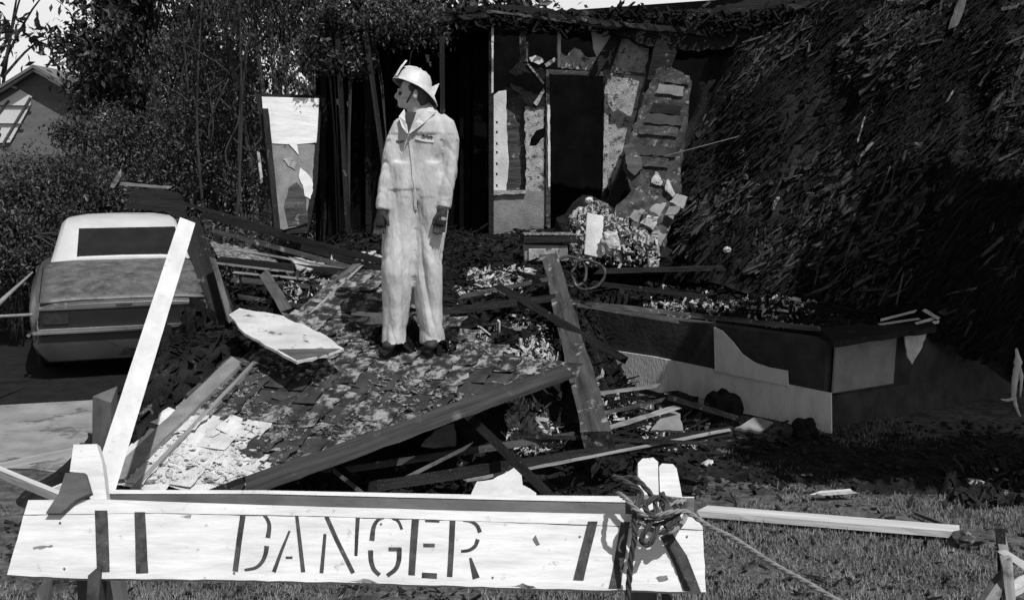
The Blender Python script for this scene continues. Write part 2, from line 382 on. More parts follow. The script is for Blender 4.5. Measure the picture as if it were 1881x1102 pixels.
pts = []
for _ in range(1500):
    x, y = R(-2.8, 4.2), R(6.1, 12.8)
    if y < 7.7 and x < .3: continue
    h = mound(x, y)
    if h > .05: pts.append((x, y, h+R(.0, .10)))
for al, k in ((Vector((1, .15, .02)), 0), (Vector((1, -.9, .1)), 1), (Vector((.6, 1, .15)), 2)):
    tag(chips('splinters', pts[k::3], (.010, .022), ['char_black', 'char', 'char_light', 'wood'], wts=(6, 6, 2, .8), align=al, asp=(12, 34)), ['charred splinters lying mostly level across the heap', 'charred splinters pointing toward the viewer right across the heap', 'charred splinters slanting away across the heap'][k], 'debris', kind='stuff')
pts = []
for _ in range(90):
    p = on(R(1030, 1330), R(700, 850))
    if p: pts.append(p+Vector((0, 0, R(.02, .12))))
tag(chips('splinters', pts, (.014, .03), ['char', 'char_light', 'wood', 'ash'], wts=(4, 3, 2, 2), align=Vector((1, .35, .05)), asp=(10, 26)), 'jumbled laths between the thick leaning post and the foundation', 'debris', kind='stuff')
# ------------------------------------------------------------------ collapsed roof panel in front of the man
def roof_panel():
    t = thing('collapsed_roof', 'fallen shingled roof section sloping down behind the danger sign, its lower corner bleached white', 'roof section', P(600, 780, 6.9))
    outline = [(212, 897), (330, 770), (425, 690), (470, 655), (560, 600), (650, 490), (740, 540), (870, 620), (1035, 683), (900, 735), (700, 800), (560, 858), (458, 900)]
    slab('deck', outline, (RP[0]-RP[1]*.02, RP[1]), .05, 'deck', t, rag=4, step=25)
    # shingles in courses parallel to the left edge
    a = PL(212, 897, *RP); b = PL(440, 680, *RP)
    n = RP[1]; u = (b-a).normalized(); v = n.cross(u).normalized()
    if (PL(600, 780, *RP)-a).dot(v) < 0: v = -v
    import itertools
    def inp(px, py, poly):
        c = False
        for i in range(len(poly)):
            x1, y1 = poly[i]; x2, y2 = poly[i-1]
            if (y1 > py) != (y2 > py) and px < (x2-x1)*(py-y1)/(y2-y1)+x1: c = not c
        return c
    def proj(p):
        q = p-CO; f = Vector((0, math.cos(TH), -math.sin(TH))); up = Vector((0, math.sin(TH), math.cos(TH)))
        dd = q.dot(f); return 940.5+F*q.x/dd, 551-F*q.dot(up)/dd
    base_m = []
    for k in range(6):
        V = []; W, Hh = .175, .30
        nx, ny = 4, 3
        cur = R(.0, .012)
        for j in range(ny+1):
            for i in range(nx+1):
                V.append(((i/nx-.5)*W+R(-.006, .006)*(1 if i in (0, nx) else 1), (j/ny-.5)*Hh+R(-.012, .012), .006+cur*(abs(j/ny-.5)*2)**2*2+R(-.003, .003)))
        Fc = [(j*(nx+1)+i, j*(nx+1)+i+1, (j+1)*(nx+1)+i+1, (j+1)*(nx+1)+i) for j in range(ny) for i in range(nx)]
        me = bpy.data.meshes.new('shingle'); me.from_pydata(V, [], Fc); me.update()
        base_m.append(me)
    copies = {}
    def me_for(k, m):
        if (k, m) not in copies:
            q = base_m[k].copy(); q.materials.append(M[m]); copies[(k, m)] = q
        return copies[(k, m)]
    cnt = 0
    rot = Matrix((u, v, n)).transposed().to_4x4()
    rows = 26
    for r_ in range(-2, rows):
        off = R(0, .175)
        for c_ in range(-4, 22):
            uu = c_*.18+off; vv = r_*.135
            p = a+u*uu+v*vv
            px, py = proj(p)
            if not inp(px, py, outline): continue
            pale = nz((uu, vv, 9), 1.1)+.35*nz((uu, vv, 4), 4)
            loss = nz((uu, vv, 2), 2.0)
            zone0 = py > 760 and px < 460
            if random.random() < (.01 if zone0 else .05+max(0, loss)*.25): continue
            zone = py > 762+max(0, px-400)*.5 and px < 480-(900-py)*.15
            ash = (zone and random.random() < .93) or pale > .36
            m = 'shingle_ash' if ash else ('deck' if pale < -.18 else 'shingle')
            me = me_for(random.randrange(6), m)
            if cnt >= 295: break
            o = bpy.data.objects.new('shingle', me); C.objects.link(o); o.parent = t
            tilt = Euler((math.radians(R(0, 2) if ash and zone else R(1, 7)), math.radians(R(-2, 2)), math.radians(R(-5, 5)))).to_matrix().to_4x4()
            o.matrix_local = Matrix.Translation(p-t.location+n*R(.004, .02)) @ rot @ tilt
            cnt += 1
    # crumbled granules
    pts = []; pz = []
    for _ in range(9000):
        px, py = R(220, 1030), R(600, 898)
        if not inp(px, py, outline): continue
        p = PL(px, py, *RP)
        if nz(p, 3) < -.05: continue
        if py > 770+max(0, px-400)*.5 and px < 480: (pts if random.random() < .12 else pz).append(p+n*R(.012, .03)); continue
        pts.append(p+n*R(.012, .035))
    o = chips('roof_grit', pts, (.005, .03), ['ash', 'shingle_ash', 'deck', 'char'], parent=t, wts=(3, 2, 6, 5), flat=.15, asp=(1, 4)); o['kind'] = 'stuff'
    o = chips('pale_grit', pz, (.005, .03), ['shingle_ash', 'ash_white'], parent=t, wts=(3, 2), flat=.1); o['kind'] = 'stuff'
    pb = lambda p0, p1, wd, m, l, **k: beam(k.pop('name', 'fascia_board'), PL(*p0, *RP)+n*.03, PL(*p1, *RP)+n*.03, wd, .03, m, parent=t, **k)
    f = pb((208, 893), (435, 672), .12, 'plaster_grey', ''); f['label'] = 'grey weathered fascia board along the left edge'
    f = pb((250, 905), (478, 665), .03, 'wood', '', name='batten')
    return t
roof_panel()
g1 = 'charred timbers lying across the heap'
def cb(p0, p1, wpx, label, m='char', th=.06, **k):
    return pbeam(k.pop('name', 'charred_timber'), p0, p1, wpx, th, m, label=label, cat=k.pop('cat', 'timber'), group=g1, **k)
cb((455, 893, 5.86), (1042, 682, 6.95), 33, 'long wide scorched rafter rising from behind the danger sign to the thick leaning post', m='rafter', seg=24, jit=.12, th=.05)
cb((640, 862, 6.6), (1065, 797, 7.0), 13, 'thin black joist in the dark hollow under the long scorched rafter', m='char_light')
cb((690, 893, 6.2), (1335, 793, 7.2), 20, 'long black joist with bleached upper edge ending below the foundation wall', seg=22, jit=.12)
cb((860, 882, 6.35), (1335, 790, 7.16), 6, 'narrow pale batten lying on the long black joist', m='wood', seg=18, jit=.2, th=.03)
cb((855, 758, 6.9), (1005, 905, 5.9), 17, 'short black stick leaning down toward the white chunk behind the sign', seg=8)
cb((1012, 478, 9.2), (1100, 812, 6.8), 33, 'thick dark post leaning toward the viewer, lit along its right edge', m='char_light', seg=18, jit=.10, th=.12, taper=1.45, cat='post')
cb((915, 525, 8.6), (1150, 662, 7.6), 14, 'thin charred rafter crossing behind the thick leaning post', seg=12)
cb((795, 575, 8.2), (1010, 548, 8.5), 13, 'black beam lying level just right of the standing man', seg=12)
cb((850, 590, 8.3), (990, 635, 7.9), 26, 'short broad charred board sloping down right of the man', seg=8, m='char_black')
cb((860, 630, 8.1), (1010, 664, 7.8), 8, 'narrow grey lath below the short broad charred board', m='wood_grey', seg=8)
cb((900, 600, 8.1), (975, 588, 8.8), 9, 'stubby burned stick among the beams right of the man', m='char_light', seg=6)
cb((985, 548, 8.9), (1500, 604, 8.85), 9, 'long floor edge timber running above the foundation wall', m='char_light', seg=24, jit=.25)
cb((1100, 498, 10.6), (1330, 492, 10.8), 10, 'black joist lying level in front of the doorway rubble', seg=10)
cb((820, 505, 11.0), (1000, 480, 11.4), 8, 'thin black lath by the foot of the house corner', seg=8)
cb((1105, 722, 8.3), (1210, 708, 8.4), 7, 'small pale stick touching the dark end of the foundation wall', m='wood', seg=6)
cb((1100, 792, 7.3), (1240, 748, 7.6), 9, 'crooked pale stick right of the foot of the thick leaning post', m='wood', seg=8, jit=.3)
cb((930, 725, 7.7), (1035, 690, 7.9), 12, 'dull burned board tucked under the end of the long scorched rafter', m='char_light', seg=6)
cb((840, 612, 8.0), (1000, 600, 8.3), 7, 'thin pale edged stick under the level black beam right of the man', m='wood', seg=8, jit=.25, th=.03)
cb((845, 545, 8.9), (1010, 512, 9.4), 8, 'burned rafter rising gently toward the metal hoops', m='char_light', seg=10)
cb((880, 660, 7.7), (1030, 700, 7.4), 9, 'charred lath running down under the thick leaning post', seg=8)
cb((1060, 560, 8.9), (1240, 590, 8.7), 6, 'burned lath lying against the charred top of the foundation', m='char_light', seg=8)
cb((1090, 520, 9.9), (1290, 545, 9.5), 9, 'charred joist slanting down to the right behind the floor edge timber', seg=10)
cb((1060, 770, 7.6), (1215, 735, 7.9), 7, 'thin sooty lath above the crooked pale stick', m='char_light', seg=8, jit=.2)
cb((940, 800, 6.9), (1330, 815, 6.9), 8, 'long level black lath in front of the long black joist', m='char', seg=14)
cb((1230, 730, 8.3), (1345, 765, 8.0), 10, 'broken black rafter end leaning on the ground before the foundation', seg=6)
cb((740, 880, 6.3), (860, 820, 6.6), 7, 'short pale edged lath in the hollow behind the letters', m='wood_grey', seg=6)
# planks left pile
cb((375, 395, 11.8), (700, 480, 10.6), 12, 'topmost long black plank of the plank pile left of the man', seg=16)
cb((395, 425, 11.2), (640, 490, 10.2), 9, 'second black plank from the top of the plank pile', seg=12, m='char_light')
cb((400, 478, 10.2), (700, 508, 9.8), 15, 'broad black plank with a pale edge midway down the plank pile', seg=14)
cb((405, 484, 10.1), (560, 503, 9.9), 4, 'thin bleached lath lying on the broad black plank of the pile', m='wood', seg=8, th=.03)
cb((425, 513, 9.6), (660, 535, 9.2), 10, 'grey streaked plank low in the plank pile', seg=12, m='char_light')
cb((440, 545, 9.0), (600, 570, 8.6), 9, 'lowest plank of the pile, above the white panel', seg=10, m='char_light')
cb((330, 372, 12.2), (520, 425, 11.8), 6, 'slim charred batten at the back of the plank pile beside the car roof', seg=8, m='char')
cb((560, 455, 10.9), (720, 500, 10.4), 11, 'black rafter end lying just left of the man at knee height', seg=8)
cb((420, 455, 10.7), (660, 500, 10.1), 4, 'thin pale lath just under the second black plank of the pile', m='wood', seg=10, jit=.2, th=.03)
cb((600, 520, 9.2), (720, 545, 8.9), 7, 'short charred plank between the fallen roof and the man knees', seg=6)
cb((430, 500, 9.7), (640, 520, 9.4), 4, 'thin pale lath under the broad black plank of the pile', m='wood', seg=10, jit=.25, th=.03)
cb((487, 505, 9.2), (530, 575, 8.3), 20, 'short grey board stood on end over the plank pile', m='wood_grey', seg=6)
cb((545, 578, 8.0), (652, 488, 8.7), 10, 'grey edge board slanting up along the top of the fallen roof', m='wood_grey', seg=8)
cb((560, 585, 7.9), (660, 492, 8.6), 4, 'thin pale strip beside the slanting grey edge board', m='wood', seg=8, th=.03)
cb((345, 405, 9.0), (440, 655, 8.3), 40, 'broad blackened board leaning upright between the car and the plank pile', m='char', seg=10, th=.05)
cb((392, 478, 8.6), (425, 590, 8.25), 10, 'narrow brownish board against the broad blackened upright one', m='wood_grey', seg=6)
cb((450, 880, 6.0), (330, 925, 5.6), 12, 'charred stub under the low corner of the fallen roof', seg=5)
cb((618, 868, 6.6), (665, 905, 6.3), 8, 'faint grey stick in the black hollow behind the sign lettering', m='wood_grey', seg=5)
for i, (p0, p1, l) in enumerate([((430, 690, 7.3), (470, 655, 7.6), 'short dark block at the upper left corner of the fallen roof')]):
    cb(p0, p1, 30, l, m='wood_grey', seg=4)
# white panel
wp = plane3(P(425, 572, 7.7), P(500, 640, 7.0), P(625, 635, 7.1))
t = slab('metal_sheet', [(420, 578), (440, 566), (485, 573), (520, 580), (600, 617), (632, 640), (600, 652), (545, 664), (500, 640), (450, 612)], wp, .018, 'tin', rag=2.2, step=12)
tag(t, 'white painted metal sheet lying on the wreckage left of the man', 'metal sheet')
ms = t
t = slab('grey_patch', [(510, 641), (625, 640), (600, 650), (546, 661)], (wp[0]+wp[1]*.004, wp[1]), .003, 'grey_paint', ms)  # grey patch across the lower right of the sheet
for poly, Y, l, m in [([(385, 445), (470, 458), (520, 486), (470, 480), (400, 470)], 10.3, 'long pale torn sheet lying among the pile planks nearest the car', 'ash'),
                      ([(530, 470), (610, 488), (625, 500), (545, 492)], 10.2, 'crumpled pale sheet lying halfway along the plank pile', 'ash_white'),
                      ([(625, 462), (690, 460), (704, 472), (655, 474)], 10.9, 'bright crumpled scrap on the plank pile just left of the man', 'ash_white')]:
    pl = plane3(P(poly[0][0], poly[0][1], Y+.5), P(poly[1][0], poly[1][1], Y+.5), P(poly[2][0], poly[2][1], Y))
    tag(slab('torn_sheet', poly, pl, .015, m, rag=3, step=8), l, 'sheet')

# ------------------------------------------------------------------ foundation and floor platform
fnd = thing('foundation', 'low pale foundation wall whose corner points at the viewer under the floor edge', 'foundation', K)
def wallq(name, p, q, z0, z1, off, th, m, nrm, parent=fnd):
    a = [p+nrm*off, q+nrm*off]; V = []
    for s in (0, -th):
        for (pp, z) in ((a[0], z0), (a[1], z0), (a[1], z1), (a[0], z1)): V.append(pp+nrm*s+Vector((0, 0, z)))
    return orient(pyd(name, V, [(0, 1, 2, 3), (7, 6, 5, 4), (0, 4, 5, 1), (1, 5, 6, 2), (2, 6, 7, 3), (3, 7, 4, 0)], m, parent))
nL = Vector((-DL.y, DL.x, 0)); nL = nL if nL.dot(-K) > 0 else -nL
nR = Vector((DR.y, -DR.x, 0)); nR = nR if nR.dot(-K) > 0 else -nR
wallq('wall', K+DL*.002, K+DL*5.2, -.1, .76, 0, .15, 'sheathing', nL)
wallq('wall', K+DR*.16, K+DR*5.0, -.1, .76, 0, .15, 'sheathing', nR)
pL = (K+nL*.018, nL); pR = (K+nR*.018, nR)
def fslab(poly, pl, m, lab, rag=0, th=.016):
    o = slab('siding_sheet', poly, pl, th, m, fnd, rag=rag, step=14); o['label'] = lab; return o
fslab([(1100, 640), (1200, 655), (1310, 678), (1447, 706), (1526, 722), (1527, 806), (1440, 775), (1300, 745), (1200, 718), (1100, 690)], pL, 'foundation', 'pale lower strip of cladding speckled with soot', rag=0)
fslab([(1311, 601), (1326, 608), (1345, 628), (1362, 650), (1385, 666), (1412, 675), (1446, 681), (1447, 709), (1313, 682)], (K+nL*.036, nL), 'foundation', 'torn pale sheet with a curved upper edge')
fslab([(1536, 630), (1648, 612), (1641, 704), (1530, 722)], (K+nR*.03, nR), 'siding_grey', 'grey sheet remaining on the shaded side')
fslab([(1529, 727), (1640, 710), (1700, 700), (1720, 840), (1529, 806)], pR, 'sheathing', 'dark lower strip on the shaded side')  # near-black strip below the grey sheet
tag(slab('floor_sheet', [(1500, 600), (1712, 590), (1720, 600), (1530, 626)], (Vector((0, 0, .83)), Vector((0, 0, 1))), .05, 'char', None, rag=2), 'blackened floor board over the foundation corner', 'floor board')
# stack of slats on right
for i, (x0, y0, x1, y1, dz, l) in enumerate([(1607, 611, 1715, 597, 5, 'lowest'), (1612, 602, 1722, 592, 5, 'second lowest'), (1620, 595, 1690, 585, 4, 'middle'), (1625, 586, 1680, 572, 4, 'tilted upper'), (1690, 592, 1722, 583, 5, 'short end'), (1698, 570, 1722, 584, 6, 'topmost crosswise')]):
    pbeam('broken_slat', (x0, y0, 9.4-.05*i), (x1, y1, 9.6-.05*i), dz, .05, 'white_paint_old', label=l+' pale broken slat in the stack on the right floor edge', cat='slat', group='broken slats stacked on the floor edge', seg=6, jit=.2)
o = slab('hanging_rag', [(1662, 618), (1702, 610), (1700, 622), (1690, 645), (1676, 669), (1666, 650)], plane3(P(1662, 618, 9.35), P(1702, 610, 9.45), P(1676, 669, 9.3)), .012, 'rag', rag=1.5, step=7)
tag(o, 'pale pointed rag hanging below the stacked slats', 'rag')
tc_ = thing('torn_cloth', 'ragged white cloth strips hanging at the right edge of the picture', 'rag', P(1866, 700, 8.7))
for l_, r_ in (([(1867, 640), (1870, 665), (1865, 695), (1862, 725), (1866, 745), (1874, 765)], [.008, .030, .026, .020, .016, .008]), ([(1868, 655), (1876, 690), (1874, 730)], [.010, .016, .005]), ([(1862, 732), (1850, 735), (1838, 733)], [.016, .012, .005])):
    q = spline([P(a, b, 8.7+.02*k) for k, (a, b) in enumerate(l_)], 4); n_ = len(q)
    rr_ = [max(.004, (r_[min(len(r_)-1, int(i/4))]*(1-(i % 4)/4)+r_[min(len(r_)-1, int(i/4)+1)]*(i % 4)/4)*(1+.35*nz((i*.9, 0, 0), 1))) for i in range(n_)]
    tube('strip', q, rr_, 'rag', tc_, 6)

# ------------------------------------------------------------------ burned house
WY = 13.0
WN = Vector((0.10, -1, 0)).normalized(); WP = Vector((0, WY, 0))
def W(off=0.0): return (WP+WN*off, WN)
house = thing('burned_house', 'gutted house shell with open black doorway and charred roof edge behind the man', 'house', (0.8, 13.2, .8))
def hp(name, poly, m, off=0.0, th=.03, rag=0, step=10, label=None):
    o = slab(name, poly, W(off), th, m, house, rag=rag, step=step)
    if label: o['label'] = label
    return o
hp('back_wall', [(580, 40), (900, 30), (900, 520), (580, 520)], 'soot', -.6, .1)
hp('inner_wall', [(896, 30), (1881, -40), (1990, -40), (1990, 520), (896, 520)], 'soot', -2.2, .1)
# charred boards of the left wall
bxs = [588]
while bxs[-1] < 885: bxs.append(bxs[-1]+random.choice((9, 14, 17, 22, 28)))
for i, x in enumerate(bxs[:-1]):
    if i in (3, 8, 12): continue
    wdb = bxs[i+1]-x-R(.5, 3); tl = R(-5, 5)
    hp('wall_board', [(x+tl, 62+R(-15, 40)*(i % 3 == 0)), (x+wdb+tl, 62+R(-15, 30)), (x+wdb+R(-2, 2), 505), (x+R(-2, 2), 505)], 'soot' if i % 4 else 'char_black', -.45+R(-.02, .02), .03, rag=1.8, step=25)
hp('corner_post', [(898, 38), (907, 40), (907, 490), (898, 490)], 'char', .06, .10)
hp('stud', [(903, 42), (907, 42), (906.5, 170), (903, 172)], 'plaster_light', .075, .01, rag=.5, label='pale splintered edge strip on the house corner')
hp('stud', [(955, 50), (967, 50), (967, 118), (955, 122)], 'char_light', 0, .09, rag=1)
hp('stud', [(966.5, 78), (970, 78), (970, 118), (966.5, 118)], 'plaster', .01, .08)
hp('stud', [(1025, 48), (1030, 48), (1031, 124), (1025, 124)], 'plaster_light', .0, .08, rag=.6, label='pale upright stud above the doorway')
hp('plaster_panel', [(903, 178), (916, 168), (930, 166), (931, 240), (935, 300), (930, 350), (903, 352)], 'plaster_light', .0, .02, rag=1, label='bright plaster strip with a row of nail holes')
for y in (225, 243, 264, 280, 301, 320, 341):
    hp('nail_hole', [(911, y-2.2), (914.5, y-2), (914, y+2.5), (911.4, y+2)], 'char_black', .003, .003)
hp('recess_board', [(928, 160), (968, 165), (968, 352), (928, 352)], 'char_light', -.10, .03, label='dark board at the back of the wall recess')
hp('plaster_panel', [(964, 196), (1000, 195), (999, 235), (985, 240), (975, 255), (973, 268), (985, 268), (1000, 252), (1001, 352), (966, 352)], 'plaster', .004, .03, rag=2, step=7, label='torn grey plaster strip left of the doorway')
hp('plaster_panel', [(903, 350), (1001, 350), (1001, 466), (903, 470)], 'plaster_grey', .008, .03, rag=1.5, label='smooth grey lower wall panel left of the doorway')
hp('ledge', [(903, 352), (935, 350), (966, 351), (966, 356), (935, 357), (903, 359)], 'plaster', .05, .05, rag=.8, step=8)
hp('charred_sheet', [(935, 130), (955, 115), (980, 118), (1003, 130), (1004, 160), (1000, 195), (975, 198), (950, 170), (938, 160)], 'char_black', .03, .03, rag=4, step=7)
hp('hanging_lath', [(968, 118), (972, 118), (1000, 152), (998, 156)], 'plaster', .05, .015)
hp('hanging_lath', [(980, 190), (998, 163), (1001, 168), (986, 195)], 'plaster', .05, .015, rag=.7)
hp('plaster_lump', [(972, 106), (983, 102), (997, 108), (1000, 114), (990, 119), (975, 113)], 'plaster_light', .06, .03, rag=1, step=5)
hp('plaster_lump', [(1000, 118), (1018, 106), (1022, 110), (1004, 124)], 'plaster', .06, .03, rag=1, step=5)
hp('door_frame', [(1003, 128), (1009, 128), (1011, 345), (1011, 420), (1003, 420)], 'char_light', .05, .11)
hp('door_trim', [(1005.5, 193), (1010, 193), (1011, 342), (1007, 345)], 'plaster_light', .065, .012, rag=.6)
hp('door_frame', [(1108, 128), (1116, 128), (1114, 420), (1106, 420)], 'char', .05, .11)
hp('door_trim', [(1111, 150), (1116, 150), (1119, 280), (1114, 345), (1107, 352)], 'plaster', .065, .012, rag=.6)
hp('door_lintel', [(1009, 128), (1108, 132), (1108, 140), (1009, 137)], 'char_light', .06, .12)
hp('lintel_panel', [(1031, 96), (1040, 104), (1055, 88), (1066, 92), (1075, 104), (1100, 108), (1100, 131), (1031, 126)], 'plaster', .01, .03, rag=2, step=6, label='torn plaster over the doorway')
hp('lintel_panel', [(1085, 54), (1120, 58), (1128, 75), (1120, 110), (1098, 112), (1090, 90)], 'plaster_light', 0, .03, rag=1.5, step=8)
hp('plaster_panel', [(1128, 70), (1150, 62), (1170, 72), (1178, 84), (1192, 86), (1186, 130), (1182, 190), (1165, 235), (1150, 290), (1122, 352), (1114, 340), (1118, 280), (1113, 170), (1116, 130)], 'plaster', .004, .03, rag=2.5, step=8, label='broad stained plaster panel right of the doorway')
hp('brace', [(1127, 60), (1148, 58), (1096, 141), (1078, 141)], 'char', .10, .08, rag=.8, step=20)
hp('lath', [(1128, 96), (1138, 70), (1142, 72), (1112, 160), (1110, 150)], 'char', .07, .02)
hp('crossbar', [(1128, 129), (1184, 135), (1184, 140), (1128, 134)], 'char_light', .03, .02)
hp('slanting_beam', [(1210, 55), (1255, 58), (1222, 160), (1170, 290), (1128, 400), (1100, 425), (1105, 395), (1155, 275)], 'char', .25, .12, rag=2, step=18)
# strip of siding right of slanting beam
sp = plane3(P(1225, 130, 12.6), P(1265, 150, 12.4), P(1160, 300, 12.2))
slab('siding_backing', [(1205, 128), (1230, 120), (1270, 148), (1262, 220), (1250, 300), (1248, 360), (1190, 330), (1150, 330), (1140, 290)], (sp[0]-sp[1]*.03, sp[1]), .03, 'plaster_sooty', house, rag=3, step=9)
for i in range(9):
    if i in (2, 6): continue
    y = 135+i*19; xl = 1222-i*9+R(-5, 5); xr = 1264-i*4+R(-6, 6); y += R(-3, 3)
    hpn = slab('siding_board', [(xl, y), (xr, y+6), (xr-2, y+23), (xl-6, y+17)], sp, .02, ['char_light', 'plaster_grey', 'char', 'char', 'sheathing', 'char_light', 'char', 'sheathing', 'char_light'][i], house, rag=1.5, step=8)
# low broken block cladding
lp = plane3(P(1150, 290, 12.2), P(1250, 300, 12.1), P(1190, 470, 11.4))
leaning = thing('leaning_block_panel', 'broken panel of pale blocks leaning beside the doorway', 'wall panel', lp[0])
slab('backing', [(1150, 290), (1200, 255), (1250, 290), (1250, 370), (1215, 470), (1120, 450), (1110, 410), (1160, 350)], (lp[0]-lp[1]*.03, lp[1]), .03, 'plaster_sooty', leaning, rag=4)
for r_ in range(7):
    for c_ in range(3):
        x = 1205+c_*26-r_*13; y = 315+r_*23+c_*8
        if r_+c_ > 7 or (r_, c_) in ((1, 1), (3, 2), (5, 1), (0, 2), (4, 0)): continue
        x += R(-3, 3); y += R(-3, 3); q1_, q2_, q3_ = R(-5, 2), R(-5, 2), R(-4, 3)
        slab('block', [(x, y-q1_), (x+23+q1_, y+7+q2_), (x+11+q2_, y+28+q3_), (x-12-q3_, y+20+q1_)], (lp[0]+lp[1]*R(-.015, .03), (lp[1]+Vector((R(-.12, .12), 0, R(-.12, .12)))).normalized()), R(.02, .05), random.choice(['plaster', 'plaster_grey', 'siding_grey', 'plaster_grey']), leaning, rag=2.2, step=6)
for (poly, m, l) in [([(1145, 270), (1160, 262), (1176, 285), (1180, 310), (1165, 322), (1152, 310)], 'char_light', 'curled grey sheet'), ([(1195, 270), (1210, 262), (1222, 275), (1212, 292), (1198, 285)], 'plaster', 'pale torn patch'), ([(1225, 330), (1240, 318), (1246, 340), (1236, 362), (1222, 350)], 'plaster', 'ragged pale edge piece')]:
    o = slab('torn_piece', poly, (lp[0]+lp[1]*.04, lp[1]), .02, m, leaning, rag=2, step=6); o['label'] = l
# roof edge on top
def ragstrip(name, top, bot, Y, th, m, parent, rag=4):
    poly = top+list(reversed(bot)); return slab(name, poly, (Vector((0, Y, 0)), Vector((0, -1, 0))), th, m, parent, rag=rag, step=9)
ragstrip('roof', [(600, 40), (700, 28), (870, 12), (960, 10), (1010, 16), (1060, 18), (1130, 22), (1180, 24), (1250, 18), (1330, 12), (1420, -10), (1990, -60)], [(600, 75), (800, 62), (905, 45), (1000, 42), (1130, 62), (1200, 85), (1280, 95), (1400, 80), (1990, 40)], 12.93, 1.2, 'char', house)
for (a, b, wd, m) in [((900, 22, 12.6), (1140, 52, 12.6), 5, 'char_light'), ((1000, 30, 12.6), (1290, 62, 12.55), 9, 'char'), ((1125, 40, 12.6), (1142, 4, 12.6), 7, 'char'), ((1075, 34, 12.5), (1078, 22, 12.5), 4, 'char_light'), ((1260, 40, 12.4), (1305, 2, 12.4), 4, 'char_light'), ((600, 60, 12.5), (900, 28, 12.5), 8, 'char')]:
    beam('rafter', P(*a), P(*b), .07, wd*12.5/F, m, parent=house, seg=26, jit=.5)
# roof top litter
pts = [P(R(600, 1500), R(0, 1)*0+0, 12.9) for _ in range(0)]
for _ in range(2600):
    px = R(600, 1500); py = 22+6*math.sin(px*.02)+R(-3, 34)+max(0, (900-px)*.06)+(-.06*(px-1300) if px > 1300 else 0)
    pts.append(P(px, py, R(12.8, 12.92)))
o = chips('roof_litter', pts, (.008, .04), ['char_black', 'char', 'char_light', 'ash'], wts=(6, 5, 2, .8), parent=house, asp=(1, 5)); o['kind'] = 'stuff'
# studs left inside wall
for a, b, l in [((620, 60, 12.4), (640, 430, 12.3), ''), ((672, 60, 12.4), (705, 300, 12.2), ''), ((812, 70, 12.4), (815, 470, 12.4), '')]:
    beam('stud', P(*a), P(*b), .05, .07, 'char', parent=house, seg=8)
for x, y, s in [(620, 188, 6), (641, 195, 8), (760, 75, 8), (785, 108, 8), (790, 118, 5), (672, 97, 3)]:  # pale slabs painted where light would show through wall gaps
    hp('light_gap', [(x-s*.5, y-s), (x+s*.5, y-s*.8), (x+s*.4, y+s), (x-s*.2, y+s*.7)], 'ash_white', -.38, .02, rag=1, step=3).name = 'light_gap_patch'

# leaning painted door left of the man
dp = plane3(P(480, 178, 12.5), P(585, 180, 12.5), P(520, 425, 11.9))
door = thing('leaning_door', 'tall narrow door leaning on the wreck, white upper panel above a scorched lower half', 'door', dp[0])
slab('frame', [(470, 172), (590, 176), (583, 330), (572, 400), (565, 428), (505, 430), (488, 300)], (dp[0]-dp[1]*.03, dp[1]), .04, 'char', door)
slab('upper_panel', [(481, 178), (586, 181), (583, 240), (581, 262), (540, 266), (487, 263)], dp, .02, 'white_paint', door)
slab('lower_panel', [(489, 266), (578, 266), (573, 340), (560, 412), (528, 420), (510, 426), (495, 330)], (dp[0]-dp[1]*.008, dp[1]), .02, 'plaster_grey', door, rag=.8)
o = slab('torn_paint', [(530, 264), (545, 262), (549, 285), (543, 278)], (dp[0]+dp[1]*.006, dp[1]), .006, 'white_paint', door)
slab('torn_paint', [(552, 308), (562, 316), (573, 330), (575, 350), (570, 366), (560, 360), (556, 340), (549, 325)], (dp[0]+dp[1]*.006, dp[1]), .006, 'white_paint', door, rag=1.2, step=5)
slab('torn_paint', [(520, 292), (535, 288), (545, 300), (542, 312), (530, 305)], (dp[0]+dp[1]*.006, dp[1]), .006, 'plaster', door, rag=1.2, step=5)
slab('burn_hole', [(530, 345), (545, 335), (560, 350), (566, 410), (530, 416), (522, 380)], (dp[0]+dp[1]*.003, dp[1]), .004, 'char_light', door, rag=1.2, step=8)
beam('stile', P(487, 200, 12.4), P(510, 430, 11.85), .06, .06, 'char', parent=door)
beam('pale_edge', P(474, 280, 12.3), P(480, 330, 12.2), .03, .03, 'plaster', parent=door)

# ------------------------------------------------------------------ things on the floor by the doorway
def bx(name, c, s, m, parent=None, rz=0, rx=0, ry=0, bev=.004, jit=0):
    bm = bmesh.new(); bmesh.ops.create_cube(bm, size=1)
    for v in bm.verts: v.co = Vector((v.co.x*s[0]+R(-jit, jit), v.co.y*s[1]+R(-jit, jit), v.co.z*s[2]+R(-jit, jit)))
    if bev: bmesh.ops.bevel(bm, geom=list(bm.edges), offset=bev, segments=1, affect='EDGES')
    me = bpy.data.meshes.new(name); bm.to_mesh(me); bm.free()
    off = parent.location if parent is not None else Vector((0, 0, 0))
    o = link(name, me, m, parent, Vector(c)-off); o.rotation_euler = (rx, ry, rz); return o
cab = thing('scorched_cabinet', 'low scorched cabinet with a pale edged top left of the doorway rubble', 'cabinet', P(1000, 470, 10.9))
pc = P(1000, 463, 10.9)
bx('body', pc, (.42, .35, .16), 'plaster_grey', cab, rz=.05, jit=.01)
bx('top', pc+Vector((.04, 0, .14)), (.52, .42, .07), 'char', cab, rz=.05, jit=.01)
bx('edge_strip', pc+Vector((.04, -.06, .185)), (.5, .3, .012), 'ash', cab, rz=.05)
bx('door', pc+Vector((-.01, -.19, -.01)), (.3, .02, .12), 'plaster', cab, rz=.05)
